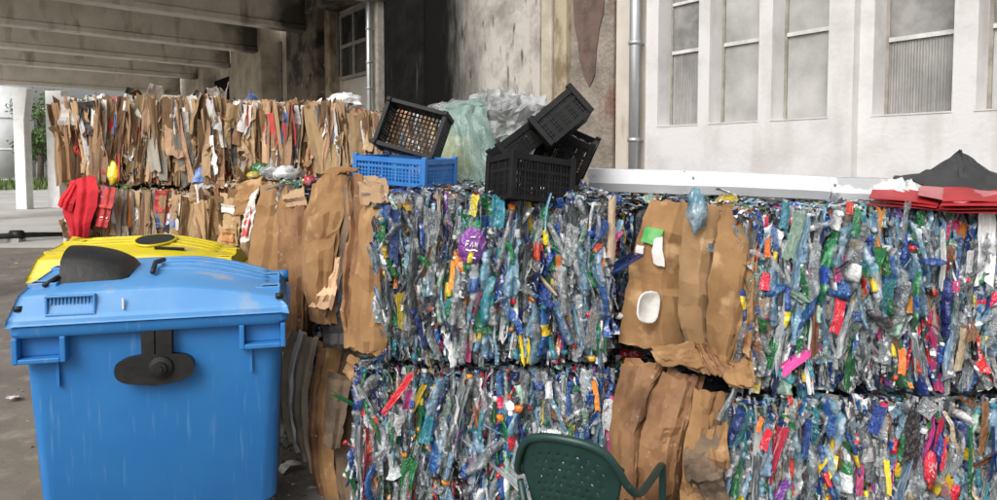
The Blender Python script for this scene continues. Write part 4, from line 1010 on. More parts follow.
# ------------------------------------------------------------------ eye-catching single pieces seen on the bale faces (parts of the bales)
def stand_piece(parent, u, v, Y, wpx, hpx, m, tilt=0.0, me=None, seed=0, yaw=0.0, name='film_scrap', fold=0.18):
    p = at(u, v, Y); k = Y / F
    me = me or scrap_mesh(900 + seed, m, th=0.02, fold=fold, wave=0.05, taper=0.35, name=name)
    q = ROOTM[parent.name].inverted() @ p
    return obj(name, me, parent, q, (0, tilt, yaw), (wpx * k, wpx * k * 0.8, hpx * k))
FA, FB, FC, FD = 3.125, 3.145, 2.80, 2.78
for a_ in [(A, 452, 275, FA, 8, 34, 'orange', 0.1), (A, 474, 205, FA, 16, 24, 'yellow', 0.3), (A, 498, 212, FA, 18, 36, 'teal', 0.05), (A, 558, 268, FA, 9, 26, 'orange', 0.05), (A, 570, 245, FA, 14, 44, 'clear', 0.2),
           (A, 598, 248, FA, 14, 10, 'red', 0.1), (A, 540, 250, FA, 9, 20, 'red', -0.2), (A, 484, 322, FA, 22, 26, 'green', 0.2), (A, 402, 310, FA, 18, 40, 'yellow', -0.15), (A, 612, 230, FA, 11, 70, 'tan', 0.04),
           (A, 592, 330, FA, 12, 42, 'clear', 0.1), (A, 394, 235, FA, 12, 60, 'navy', 0.08), (A, 515, 258, FA, 10, 44, 'brown', 0.0), (A, 545, 295, FA, 20, 26, 'blue', 0.0), (A, 430, 235, FA, 24, 60, 'grey', 0.1), (A, 603, 300, FA, 12, 34, 'blue', -0.1),
           (B, 397, 395, FB, 10, 60, 'red', 0.62), (B, 372, 435, FB, 9, 44, 'red', 0.25), (B, 418, 398, FB, 9, 36, 'yellow', 0.45), (B, 408, 400, FB, 14, 22, 'pink', 0.3), (B, 407, 480, FB, 18, 50, 'green', 0.15), (B, 388, 478, FB, 16, 52, 'black', 0.0),
           (B, 427, 430, FB, 14, 36, 'teal', 0.2), (B, 395, 425, FB, 20, 26, 'white', 0.2), (B, 596, 396, FB, 8, 34, 'orange', -0.15), (B, 608, 415, FB, 14, 34, 'white', 0.0), (B, 549, 390, FB, 11, 20, 'white', 0.1), (B, 585, 433, FB, 10, 14, 'blue', 0.0), (B, 572, 430, FB, 10, 12, 'yellow', 0.0),
           (Cb, 767, 248, FC, 11, 22, 'orange', 0.0), (Cb, 765, 282, FC, 14, 20, 'red', 0.1), (Cb, 850, 208, FC, 10, 14, 'red', 0.0), (Cb, 857, 222, FC, 12, 30, 'green', 0.1), (Cb, 875, 262, FC, 17, 36, 'green', 0.25), (Cb, 888, 298, FC, 13, 44, 'teal', 0.1),
           (Cb, 838, 316, FC, 16, 38, 'red', 0.2), (Cb, 837, 275, FC, 10, 16, 'pink', 0.0), (Cb, 956, 287, FC, 9, 14, 'pink', 0.0), (Cb, 970, 262, FC, 10, 26, 'white', 0.0), (Cb, 986, 245, FC, 22, 86, 'white', 0.03), (Cb, 942, 260, FC, 11, 64, 'white', 0.02), (Cb, 905, 222, FC, 20, 44, 'clear', 0.15),
           (Cb, 902, 362, FC, 9, 30, 'orange', 0.0), (Cb, 910, 305, FC, 10, 20, 'orange', 0.0), (Cb, 962, 350, FC, 10, 50, 'tan', 0.1), (Cb, 800, 252, FC, 13, 76, 'pale_blue', 0.2), (Cb, 785, 215, FC, 12, 30, 'teal', 0.1), (Cb, 795, 236, FC, 14, 56, 'pale_green', 0.15),
           (Cb, 848, 372, FC, 12, 44, 'green', 0.05), (Cb, 815, 330, FC, 12, 60, 'brown', 0.0),
           (D, 912, 440, FD, 18, 60, 'black', 0.1), (D, 926, 408, FD, 26, 18, 'grey', 0.7), (D, 938, 440, FD, 12, 50, 'red', 0.12), (D, 931, 470, FD, 12, 44, 'red', 0.0), (D, 943, 455, FD, 10, 36, 'red', 0.05), (D, 970, 450, FD, 7, 54, 'green', -0.03), (D, 888, 478, FD, 8, 40, 'yellow', -0.1),
           (D, 877, 420, FD, 14, 34, 'blue', 0.2), (D, 806, 440, FD, 10, 50, 'blue', 0.05), (D, 832, 425, FD, 12, 24, 'blue', 0), (D, 766, 440, FD, 12, 24, 'red', 0.3), (D, 760, 425, FD, 9, 18, 'orange', 0.2), (D, 783, 490, FD, 18, 26, 'purple', 0.6), (D, 740, 430, FD, 14, 44, 'teal', 0.4), (D, 737, 480, FD, 9, 44, 'green', 0.1),
           (D, 984, 428, FD, 12, 60, 'brown', 0.04), (D, 992, 455, FD, 12, 60, 'navy', 0.0), (D, 860, 480, FD, 9, 34, 'pink', 0.0), (D, 728, 405, FD, 18, 44, 'clear', 0.5), (D, 790, 400, FD, 9, 12, 'red', 0.0)]:
    par, u, v, Y, w_, h_, c_, ti_ = a_
    stand_piece(par, u, v, Y, w_ * (0.75 if c_ in ('red', 'pink', 'yellow', 'orange', 'black') else 0.9), h_ * 0.9, PM[c_], ti_, seed=int(u * 7 + v), yaw=random.Random(u).uniform(-0.4, 0.4))

# purple detergent label with white lettering strokes, red scripted labels
def label_plate(parent, u, v, Y, wpx, hpx, m, m2, strokes, tilt):
    k = Y / F; p = ROOTM[parent.name].inverted() @ at(u, v, Y)
    n = 20; b = MB()
    v_ = [(0.5 * math.cos(2 * math.pi * i / n) * (1 + 0.06 * math.sin(i * 2.3)), -0.12 * math.cos(2 * math.pi * i / n) ** 2 * 0 + 0.03 * math.sin(i * 1.7), 0.5 * math.sin(2 * math.pi * i / n)) for i in range(n)]
    v_ = [(0, -0.14, 0)] + v_ + [(x, y + 0.1, z) for x, y, z in v_]
    f_ = [(0, 1 + (i + 1) % n, 1 + i) for i in range(n)] + [(1 + i, 1 + (i + 1) % n, 1 + n + (i + 1) % n, 1 + n + i) for i in range(n)]
    b.add(v_, f_)
    o = b.build('printed_label', m, parent, smooth=True, loc=p, rot=(0, tilt, 0), scale=(wpx * k, wpx * k, hpx * k))
    s = MB()
    for st in strokes:
        s.tube([(x, -0.155 + 0.25 * (x * x + z * z), z) for x, z in st], 0.022, 5)
    s.build('lettering', m2, o)
label_plate(A, 472, 246, 3.10, 28, 38, PM['purple'], PM['white'],
            [[(-0.22, 0.12), (-0.22, -0.02)], [(-0.22, 0.12), (-0.12, 0.13)], [(-0.22, 0.05), (-0.14, 0.05)], [(-0.06, 0.0), (0.0, 0.12), (0.05, 0.0)], [(0.12, 0.12), (0.12, 0.0)], [(0.12, 0.12), (0.2, 0.0), (0.2, 0.12)],
             [(-0.2, -0.1), (-0.05, -0.12), (0.1, -0.08), (0.22, -0.1)], [(-0.1, 0.24), (0.08, 0.26)], [(0.05, -0.28), (0.2, -0.3)]], 0.15)
label_plate(D, 931, 468, 2.755, 13, 34, PM['red'], PM['white'], [[(-0.2, 0.2), (-0.28, 0.1), (-0.1, 0.02), (0.1, 0.15), (0.22, 0.05)], [(-0.2, -0.1), (0.0, -0.02), (0.2, -0.16)], [(0.0, -0.2), (0.16, -0.26)]], 0.0)
# milk-white tub pressed into the broad carton
def tub(u, v, Y):
    k = Y / F; p = ROOTM[Cb.name].inverted() @ at(u, v, Y)
    b = MB(); n = 16; rings = [(0.5, 0.0), (0.52, -0.06), (0.46, -0.07), (0.36, 0.03), (0.0, 0.04)]
    v_ = []
    for r_, y_ in rings:
        for i in range(n):
            t = 2 * math.pi * i / n
            v_.append((r_ * math.copysign(abs(math.cos(t)) ** 0.7, math.cos(t)), y_, r_ * math.copysign(abs(math.sin(t)) ** 0.7, math.sin(t)) * (1 + 0.1 * math.cos(t))))
    f_ = [(i * n + j, i * n + (j + 1) % n, (i + 1) * n + (j + 1) % n, (i + 1) * n + j) for i in range(len(rings) - 1) for j in range(n)]
    b.add(v_, f_); b.build('plastic_tub', M['tub'], Cb, smooth=True, loc=p, rot=(0, 0.15, 0.35), scale=(26 * k, 26 * k, 32 * k))
tub(648, 307, 3.10)
# blue film bag over the carton's top edge
def lump(name, parent_or_tag, u, v, Y, wpx, hpx, dep, m, seed, amp=0.25, freq=2.2, nseg=20, nring=14, squash=0.0, folds=0, drape=False):
    """crumpled film bag: noisy closed skin with vertical folds"""
    k = Y / F; p = at(u, v, Y)
    v_ = []; f_ = []
    for j in range(nring + 1):
        t = math.pi * j / nring
        for i in range(nseg):
            a = 2 * math.pi * i / nseg
            d = Vector((math.sin(t) * math.cos(a), math.sin(t) * math.sin(a), -math.cos(t)))
            q = d.copy()
            if drape:
                q.x = math.copysign(abs(d.x) ** 0.75, d.x); q.y = math.copysign(abs(d.y) ** 0.75, d.y); q.z = math.copysign(abs(d.z) ** 0.6, d.z)
                q.x *= 1.0 - 0.18 * q.z; 
            rr = 1 + amp * mnoise.noise(d * freq + Vector((seed, 0, 0))) + 0.5 * amp * mnoise.noise(d * freq * 2.7 + Vector((0, seed, 0)))
            if folds: rr += (0.11 if drape else 0.06) * math.sin(a * folds + 2 * math.sin(t * 2 + seed)) * math.sin(t)
            q = Vector((q.x * rr * wpx * k / 2, q.y * rr * dep / 2, q.z * rr * hpx * k / 2))
            v_.append(q)
    for j in range(nring):
        for i in range(nseg):
            f_.append((j * nseg + i, j * nseg + (i + 1) % nseg, (j + 1) * nseg + (i + 1) % nseg, (j + 1) * nseg + i))
    me = mesh(name, v_, f_, [m], None, nseg < 44)
    if isinstance(parent_or_tag, tuple):
        o = obj(name, me, None, p); tag(o, *parent_or_tag)
    else:
        o = obj(name, me, parent_or_tag, ROOTM[parent_or_tag.name].inverted() @ p)
    return o
lump('film_bag', Cb, 697, 211, 2.97, 18, 38, 0.08, PM['pale_blue'], 3, 0.5, 2.5)

# ------------------------------------------------------------------ bags and scraps lying on the bales
def film_drape():
    t = thing('film_bag', 'pale green translucent film bag slumped between the crates', 'bag', at(474, 178, 4.6))
    def drape(Lp, Rp, pleats, amp, m, seed, nm='film_layer'):
        n1, n2 = 64, 22
        a = interp(Lp, n2); b = interp(Rp, n2); P = np.zeros((n1, n2, 3)); r = random.Random(seed); ph = r.uniform(0, 6)
        for i in range(n1):
            s_ = i / (n1 - 1)
            for j in range(n2):
                w = j / (n2 - 1)
                q = a[j] * (1 - s_) + b[j] * s_
                x = s_ * pleats + 0.35 * math.sin(2.3 * w + ph) + 0.5 * mnoise.noise(Vector((s_ * 3, w * 1.2, seed)))
                tri = abs((x % 1.0) * 2 - 1) ** 0.8
                q = q + np.array([0, -1, 0]) * (amp * (0.25 + 0.75 * w) * tri + 0.10 * math.sin(math.pi * s_))
                q = q + np.array(mnoise.noise_vector(Vector(q * 6))) * 0.03 + np.array(mnoise.noise_vector(Vector(q * 19))) * 0.011
                P[i, j] = q
        v, f = slab_geo(P, 0.002)
        obj(nm, mesh(nm, v.tolist(), f, [m], None, True), t, world_verts=True)
    drape([(444, 108, 4.75), (440, 130, 4.68), (436, 155, 4.62), (433, 184, 4.58)], [(486, 103, 4.72), (492, 125, 4.62), (500, 155, 4.55), (508, 186, 4.5)], 3, 0.055, M['bag_green'], 3)
    drape([(462, 104, 4.9), (466, 130, 4.84), (470, 155, 4.8), (472, 184, 4.78)], [(516, 112, 4.86), (522, 135, 4.8), (526, 158, 4.76), (528, 186, 4.74)], 3, 0.06, M['bag_green2'], 7)
    drape([(444, 108, 4.76), (447, 105, 4.86), (452, 103, 4.98), (456, 106, 5.1)], [(486, 103, 4.73), (490, 100, 4.86), (494, 98, 4.98), (500, 104, 5.1)], 4, 0.03, M['bag_green'], 9)
    lump('contents', t, 484, 150, 5.0, 78, 66, 0.3, PM['yellow'], 12, 0.4, 2.4, 24, 14)
film_drape()
lump('film_bag', ('crumpled grey film bag behind the green bag and black crates', 'bag', None), 502, 126, 4.95, 84, 66, 0.5, M['bag_grey'], 9, 0.5, 3.2, 52, 30, folds=9)
lump('film_bag', ('small flattened white bag against the sooty wall above the green bag', 'bag', None), 452, 113, 5.0, 50, 24, 0.4, PM['clear'], 14, 0.4, 2.6, 24, 14)
lump('film_bag', ('round white bag on the small cardboard bale behind the carton', 'bag', None), 286, 175, 5.15, 24, 18, 0.2, PM['white'], 17, 0.35, 2.6, 24, 14)
lump('film_bag', ('green crumpled bag on the small cardboard bale', 'bag', None), 260, 169, 5.3, 18, 13, 0.16, PM['green'], 19, 0.4, 2.6, 20, 12)
lump('film_bag', ('yellow crumpled bag on the small cardboard bale', 'bag', None), 254, 176, 5.2, 14, 10, 0.14, PM['yellow'], 23, 0.4, 2.6, 20, 12)
lump('film_bag', ('clear crumpled bag on the small cardboard bale beside the green bag', 'bag', None), 271, 172, 5.25, 22, 14, 0.2, PM['clear'], 29, 0.4, 2.6, 20, 12)
lump('film_bag', ('red crumpled scrap wedged behind the tall rounded carton', 'scrap', None), 310, 181, 4.25, 12, 12, 0.1, PM['red'], 31, 0.4, 2.6, 16, 10)
lump('film_bag', ('white film bag lying on the rear cardboard bales by the drainpipe', 'bag', None), 345, 103, 6.6, 34, 18, 0.3, PM['white'], 37, 0.5, 3.0, 24, 14)
lump('film_bag', ('yellow plastic bag squeezed out between the stacked rear bales', 'bag', None), 113, 173, 5.86, 13, 22, 0.06, PM['yellow'], 41, 0.3, 2.6, 16, 12)

# red garment and red-white carton hanging on the rear stack
def garment():
    t = thing('red_garment', 'bright red garment hanging from the end of the rear cardboard stack', 'garment', at(80, 236, 5.78))
    def cl(Lp, Rp, seed, nm, bulge=0.04, m=M['red_cloth']): carton(t, Lp, Rp, m, bulge, 0.016, nu=15, nv=17, th=0.006, seed=seed, name=nm, creases=((0.35, 0.025), (0.7, 0.03)), cross=False)
    cl([(70, 181, 5.76), (66, 195, 5.72), (62, 212, 5.72), (68, 226, 5.72), (70, 241, 5.74)], [(94, 175, 5.76), (98, 190, 5.70), (97, 206, 5.68), (91, 222, 5.68), (88, 240, 5.72)], 81, 'torso')
    cl([(72, 182, 5.74), (60, 196, 5.70), (57, 205, 5.70)], [(80, 188, 5.70), (74, 204, 5.66), (72, 212, 5.67)], 82, 'sleeve', 0.03)
garment()
t = thing('printed_carton', 'red carton with blue and white print leaning beside the red garment', 'carton', at(100, 228, 5.75))
carton(t, [(101, 185, 5.74), (98, 205, 5.72), (95, 226, 5.72)], [(116, 188, 5.72), (112, 207, 5.70), (107, 228, 5.70)], M['kr'], 0.01, 0.006, seed=83, name='panel')
carton(t, [(102, 186, 5.727), (101, 192, 5.72), (100.5, 197, 5.715)], [(108, 187, 5.71), (107, 193, 5.703), (106.5, 198, 5.70)], M['kb'], 0.002, 0.002, seed=84, nu=4, nv=5, name='blue_print')
carton(t, [(101, 208, 5.708), (100, 213, 5.705), (99.5, 218, 5.703)], [(108, 209, 5.69), (107, 214, 5.688), (106.5, 219, 5.687)], M['kw'], 0.002, 0.002, seed=85, nu=4, nv=5, name='white_print')

# ------------------------------------------------------------------ wheeled bins
def bin_(name, label, loc, rotz, mb, ml, yellow=False):
    t = thing(name, label, 'waste bin', loc, rotz, 'wheeled waste bins')
    W, Dp = 1.10, 0.70                     # rim size; origin at centre of front rim edge on the ground, y into the depth
    def ring(w, d, z, y0, n=6, r=0.07):
        pts = []
        cx = [(w / 2 - r, y0 + r, -90), (w / 2 - r, y0 + d - r, 0), (-w / 2 + r, y0 + d - r, 90), (-w / 2 + r, y0 + r, 180)]
        for (x, y, a0) in cx:
            for k in range(n):
                a = R(a0 + 90 * k / (n - 1)); pts.append((x + r * math.cos(a), y + r * math.sin(a), z))
        return pts
    def loft(rings):
        b = MB(); n = len(rings[0]); v = [p for q in rings for p in q]; f = []
        for i in range(len(rings) - 1):
            for k in range(n):
                f.append((i * n + k, i * n + (k + 1) % n, (i + 1) * n + (k + 1) % n, (i + 1) * n + k))
        f.append(tuple(range(n))[::-1]); f.append(tuple((len(rings) - 1) * n + k for k in range(n)))
        return b.add(v, f)
    body = loft([ring(0.94, 0.56, 0.13, 0.09), ring(0.98, 0.60, 0.16, 0.07), ring(1.055, 0.68, 0.98, 0.025), ring(1.06, 0.69, 1.06, 0.02)]).build('body', mb, t, smooth=True)
    md = body.modifiers.new('es', 'EDGE_SPLIT'); md.split_angle = R(35)
    rim = loft([ring(W, Dp + 0.04, 1.015, -0.02, r=0.05), ring(W + 0.02, Dp + 0.06, 1.03, -0.03, r=0.05), ring(W + 0.02, Dp + 0.06, 1.062, -0.03, r=0.05)])
    o = rim.build('rim', mb, t, smooth=True); md = o.modifiers.new('es', 'EDGE_SPLIT'); md.split_angle = R(35)
    # handle pockets below the rim: frames with a recess
    for sx in (-1, 1):
        b = MB(); xo = sx * (W / 2 - 0.005); xi = sx * (W / 2 - 0.205)
        x0, x1 = min(xo, xi), max(xo, xi); z0, z1 = 0.905, 1.016; tf = 0.022
        b.box(x0, x0 + tf, -0.03, 0.045, z0, z1); b.box(x1 - tf, x1, -0.03, 0.045, z0, z1)
        b.box(x0 + tf, x1 - tf, -0.03, 0.045, z0, z0 + tf); b.box(x0 + tf, x1 - tf, 0.02, 0.044, z0 + tf, z1)
        b.build('handle_pocket', mb, t, bevel=0.005)
        b = MB(); xr = sx * 0.39; b.box(xr - 0.006, xr + 0.006, 0.015, 0.05, 0.79, 0.905); b.build('rib', mb, t)
    # lid
    xs = np.linspace(-1, 1, 41)
    def top(x, y):                                     # x in -1..1, y in 0..1 (front..back)
        h = 0.112 + 0.012 * (1 - x * x) - 0.055 * max(0.0, (x - 0.15) / 0.85) ** 1.3
        return 1.075 + h + 0.055 * math.sin(y * math.pi * 0.62) * (1 - 0.75 * max(0.0, x) ** 2)
    LW, LD = W / 2 + 0.005, Dp + 0.05
    ys = np.linspace(0, 1, 15)
    v = []; f = []; prof = 19
    for x in xs:
        e = abs(x); inset = 0.0
        pts = [(-0.035, 1.068), (-0.035, 1.095), (-0.022, 1.10)]
        for y in ys:
            pts.append((0.0 + y * (LD - 0.06), top(x, y)))
        pts.append((LD - 0.02, 1.068))
        for (yy, zz) in pts:
            sc = 1.0 - (0.06 if zz > 1.101 else 0.0) - 0.05 * max(0, yy)
            v.append((x * LW * sc, yy, zz))
    for i in range(len(xs) - 1):
        for j in range(prof - 1):
            f.append((i * prof + j, (i + 1) * prof + j, (i + 1) * prof + j + 1, i * prof + j + 1))
    f.append(tuple(range(prof))[::-1]); f.append(tuple((len(xs) - 1) * prof + j for j in range(prof)))
    f.append(tuple([i * prof for i in range(len(xs))] + [i * prof + prof - 1 for i in range(len(xs) - 1, -1, -1)]))
    lid = obj('lid', mesh('lid', v, f, [ml], None, True), t)
    md = lid.modifiers.new('bevel', 'BEVEL'); md.width = 0.008; md.segments = 2; md.limit_method = 'ANGLE'; md.angle_limit = R(30)
    def lp(x, y, dz=0.0):
        return Vector((x * LW * (0.94 - 0.05 * y * LD), y * (LD - 0.06), top(x, y) + dz))
    # raised ribs along the lid
    for k, yy in enumerate((0.42, 0.56, 0.70, 0.84)):
        b = MB(); xr = [(-0.12 if not yellow else -0.8) + ((0.9 + 0.12) * i / 14 if not yellow else 1.6 * i / 14) for i in range(15)]
        b.tube([lp(x, yy, 0.001) for x in xr], 0.009, 6, ry=0.8); b.build('lid_rib', ml, lid, smooth=True)
    # front recess on the lid face
    xr = -0.62 if not yellow else 0.66
    xc = xr * LW * 0.94
    b = MB(); z0, z1 = 1.112, 1.112 + 0.068
    if yellow: z1 = 1.112 + 0.055
    wd = 0.19
    yf = -0.026
    b.box(xc - wd / 2, xc - wd / 2 + 0.01, yf, 0.004, z0, z1); b.box(xc + wd / 2 - 0.01, xc + wd / 2, yf, 0.004, z0, z1)
    b.box(xc - wd / 2, xc + wd / 2, yf - 0.001, 0.004, z0 - 0.01, z0); b.box(xc - wd / 2, xc + wd / 2, yf - 0.001, 0.004, z1, z1 + 0.01)
    b.build('grip_recess', ml, lid, bevel=0.003)
    b = MB()
    for k in range(12):
        x = xc - wd / 2 + 0.018 + k * 0.014; b.box(x, x + 0.005, -0.018, -0.004, z1 - 0.028, z1)
    b.build('grip_ribs', ml, lid)
    # end plates with pockets
    for sx in (-1, 1):
        for yy in (0.22, 0.62):
            c = lp(sx * 0.90, yy)
            b = MB()
            for (dx0, dx1, dy0, dy1) in ((-0.055, 0.055, -0.045, -0.035), (-0.055, 0.055, 0.035, 0.045), (-0.055, -0.045, -0.035, 0.035), (0.045, 0.055, -0.035, 0.035)):
                b.box(c.x + dx0, c.x + dx1, c.y + dy0, c.y + dy1, c.z - 0.02, c.z + 0.012)
            b.build('lid_pocket', ml, lid, bevel=0.003)
            b = MB().box(c.x - 0.042, c.x + 0.042, c.y - 0.012, c.y + 0.03, c.z - 0.01, c.z + 0.007); b.build('pocket_hollow', M['hole'] if not yellow else M['black_plastic'], lid)
    # hinge knobs at the corners
    for sx in (-1, 1):
        b = MB(); x = sx * (W / 2 - 0.03)
        b.tube([(x - 0.03, LD + 0.0, 1.11), (x + 0.03, LD + 0.0, 1.11)], 0.035, 12); b.build('hinge', mb, t, smooth=True)
        b = MB(); b.tube([(x, -0.005, 1.128), (x, -0.005, 1.150)], 0.018, 10)
        if not yellow: b.build('corner_plug', M['black_plastic'], lid, smooth=True)
    if yellow:
        c = lp(0.05, 0.55)
        n = 28
        b = MB(); v = []; 
        v = [lp(0.05 + 0.21 * math.cos(2 * math.pi * i / n), 0.55 + 0.27 * math.sin(2 * math.pi * i / n), 0.016) for i in range(n)]
        b.add(v, [tuple(range(n))]); b.add([Vector(q) + Vector((0, 0, -0.012)) for q in v], [tuple(range(n))[::-1]])
        b.f += [(i, (i + 1) % n, n + (i + 1) % n, n + i) for i in range(n)]; b.m += [0] * n
        b.build('round_opening', M['hole'], lid)
        b = MB(); ring_ = [lp(0.05 + 0.225 * math.cos(2 * math.pi * i / n), 0.55 + 0.29 * math.sin(2 * math.pi * i / n), 0.010) for i in range(n + 1)]
        b.tube(ring_, 0.008, 6, cap=False); b.build('opening_rim', ml, lid, smooth=True)
        b = MB(); b.bar(lp(0.14, 0.20, 0.010), lp(0.46, 0.24, 0.010), 0.04, 0.012); b.build('slot', M['hole'], lid)
        b = MB(); b.tube([(-W / 2 - 0.01, LD - 0.15, 1.10), (-W / 2 - 0.03, LD - 0.08, 1.17), (-W / 2 - 0.02, LD + 0.02, 1.21), (-W / 2 + 0.05, LD + 0.02, 1.20)], [0.03, 0.04, 0.04, 0.03], 10)
        b.build('lid_handle', ml, lid, smooth=True)
    else:
        # black inlet hood
        b = MB(); nx, ny = 13, 9
        P = []
        x_l, x_r = -0.80, -0.27
        for i in range(nx):
            s = i / (nx - 1); xx = x_l + (x_r - x_l) * s
            hh = 0.125 * math.sqrt(max(0.0, 1 - s ** 1.9)) + 0.004
            for j in range(ny):
                q = j / (ny - 1); yy = 0.20 + 0.46 * q
                k = (math.sin(math.pi * q)) ** 0.35 if 0 < q < 1 else 0.0
                base = lp(xx, yy, -0.01)
                P.append((base.x, base.y, base.z + hh * k + 0.01 * (1 if 0 < q < 1 else 0)))
        f = []
        for i in range(nx - 1):
            for j in range(ny - 1):
                f.append((i * ny + j, (i + 1) * ny + j, (i + 1) * ny + j + 1, i * ny + j + 1))
        f.append(tuple(range(ny)))
        b.add(P, f); o = b.build('inlet_hood', M['black_plastic'], lid, smooth=True)
        md = o.modifiers.new('es', 'EDGE_SPLIT'); md.split_angle = R(50)
        b = MB(); b.tube([lp(-0.84, 0.2, 0.012), lp(-0.84, 0.66, 0.012)], 0.012, 8); b.tube([lp(-0.88, 0.14, 0.01), lp(-0.80, 0.22, 0.03)], 0.01, 6); b.build('hood_hinge', M['black_plastic'], lid, smooth=True)
        b = MB(); b.tube([lp(-0.075, 0.25, 0.02), lp(-0.1, 0.45, 0.03), lp(-0.06, 0.6, 0.02)], 0.012, 6); b.build('hood_stop', M['black_plastic'], lid, smooth=True)
        # lock: strap, plate and round knob on the front
        b = MB(); b.box(-0.058, -0.004, -0.018, 0.03, 0.86, 1.018); b.box(0.001, 0.066, -0.018, 0.03, 0.86, 1.018); b.box(-0.004, 0.001, -0.012, 0.03, 0.86, 1.018)
        b.build('lock_strap', M['black_plastic'], t, bevel=0.004)
        n = 32; b = MB(); out = []
        for i in range(n):
            a = 2 * math.pi * i / n
            x = 0.155 * math.copysign(abs(math.cos(a)) ** 0.55, math.cos(a)); z = 0.058 * math.copysign(abs(math.sin(a)) ** 0.75, math.sin(a)) - 0.012 * math.exp(-((x - 0.01) / 0.07) ** 2) * (1 if a > math.pi else -0.3)
            out.append((x - 0.005, z + 0.845))
        v = [(x, -0.022, z) for x, z in out] + [(x, 0.045, z) for x, z in out]
        f = [tuple(range(n))[::-1]] + [(i, n + i, n + (i + 1) % n, (i + 1) % n) for i in range(n)]
        b.add(v, f); b.build('lock_plate', M['black_plastic'], t, bevel=0.005)
        b = MB(); b.tube([(0.02, -0.02, 0.852), (0.02, -0.035, 0.852), (0.02, -0.04, 0.852)], [0.052, 0.048, 0.03], 24); b.tube([(0.02, -0.038, 0.852), (0.02, -0.055, 0.852)], 0.026, 20); b.tube([(0.02, -0.05, 0.852), (0.02, -0.066, 0.852)], 0.013, 16)
        b.build('lock_knob', M['black_plastic'], t)
        b = MB(); b.box(-0.125, -0.118, -0.030, -0.02, 1.12, 1.165); b.build('sticker_strip', M['kw'], lid)
    for sx in (-0.36, 0.36):
        for yy in (0.16, 0.60):
            w_ = MB().tube([(sx - 0.025, yy, 0.08), (sx + 0.025, yy, 0.08)], 0.08, 18).build('wheel', M['rubber'], t, smooth=True)
            MB().box(sx - 0.035, sx + 0.035, yy - 0.03, yy + 0.03, 0.085, 0.16).build('fork', M['zinc'], w_)
    return t
rz = R(16)
fr = at(291, 318, 3.20); fl = at(6, 340, 2.88)
mid = (fr + fl) / 2
bin_('wheeled_bin', 'blue wheeled bin with black inlet hood and black front lock', (mid.x, mid.y, 0), rz, M['blue_bin'], M['blue_lid'])
bin_('wheeled_bin', 'yellow wheeled bin with round black opening in its lid behind the blue bin', (-2.14, 4.10, 0), R(13), M['yellow_bin'], M['yellow_bin'], True)

# ------------------------------------------------------------------ plastic crates
def crate(label, loc, rot, L=0.52, Wd=0.36, H=0.19, m=None, wide=False, group='plastic crates on the bales'):
    t = thing('plastic_crate', label, 'crate', loc, 0, group, rot=rot)
    # base grid
    b = MB(); tb = 0.006
    nx, ny = 14, 10
    for i in range(nx + 1): x = -L / 2 + L * i / nx; b.box(max(-L / 2, x - 0.0032), min(L / 2, x + 0.0032), -Wd / 2, Wd / 2, 0, tb * 2)
    for j in range(ny + 1): y = -Wd / 2 + Wd * j / ny; b.box(-L / 2, L / 2, max(-Wd / 2, y - 0.0032), min(Wd / 2, y + 0.0032), 0.001, tb * 2 - 0.001)
    b.build('base_grid', m, t)
    def side(a0, a1, fix, axis, n, sgn):
        b = MB(); th = 0.010
        def bx(p0, p1, z0, z1, dd=0.0):
            y0, y1 = (fix - th / 2 - dd, fix + th / 2 + dd)
            if axis == 'x': b.box(p0, p1, y0, y1, z0, z1)
            else: b.box(y0, y1, p0, p1, z0, z1)
        bx(a0, a1, 0.0, 0.022); bx(a0, a1, H - 0.028, H, 0.006); bx(a0, a1, H * 0.62, H * 0.62 + 0.014)
        for k in range(n + 1):
            p = a0 + (a1 - a0) * k / n
            w = 0.007 if k % 4 else 0.014
            bx(max(a0, p - w / 2), min(a1, p + w / 2), 0.022, H - 0.028, -0.001)
        nz = 4
        for k in range(1, nz):
            z = 0.022 + (H * 0.62 - 0.022) * k / nz; bx(a0, a1, z - 0.003, z + 0.003, -0.002)
        b.build('side_panel', m, t)
    side(-L / 2, L / 2, -Wd / 2, 'x', 20, -1); side(-L / 2, L / 2, Wd / 2, 'x', 20, 1)
    side(-Wd / 2, Wd / 2, -L / 2, 'y', 14, -1); side(-Wd / 2, Wd / 2, L / 2, 'y', 14, 1)
    for sx in (-1, 1):
        for sy in (-1, 1):
            MB().box(sx * L / 2 - 0.014, sx * L / 2 + 0.014, sy * Wd / 2 - 0.014, sy * Wd / 2 + 0.014, 0.0, H + 0.012).build('corner_post', m, t, bevel=0.004)
    return t
# blue crate standing on the bale
p = at(405, 181, 3.95)
crate('blue plastic crate with open mesh sides standing on the upper plastic bale', (p.x, p.y, 1.63), (R(1.5), R(3.5), R(-28)), 0.46, 0.30, 0.15, M['blue_crate'])
# black crate tipped behind it, showing its base
p = at(417, 134, 4.22)
crate('black mesh crate tipped on its side behind the blue crate', (p.x, p.y, p.z - 0.01), (R(74), R(15), R(-14)), 0.36, 0.27, 0.16, M['black_crate'])
def crate_px(label, u, v, Y, rot, L, Wd, H):
    from mathutils import Euler
    e = Euler(rot).to_matrix(); c = at(u, v, Y) - e @ Vector((0, 0, H / 2))
    return crate(label, c, rot, L, Wd, H, M['black_crate'])
crate_px('black mesh crate standing upright at the foot of the black crate pile', 530, 181, 3.235, (R(-6), R(7), R(30)), 0.32, 0.21, 0.205)
crate_px('black mesh crate at the top of the pile, tilted steeply', 559, 121, 3.33, (R(-12), R(-40), R(8)), 0.235, 0.235, 0.155)
crate_px('black mesh crate leaning in the pile below the topmost crate', 523, 141, 3.42, (R(-8), R(-36), R(16)), 0.28, 0.24, 0.12)
crate_px('black mesh crate wedged at the back of the pile beside the bare pillar', 565, 153, 3.50, (R(10), R(24), R(-10)), 0.235, 0.22, 0.22)

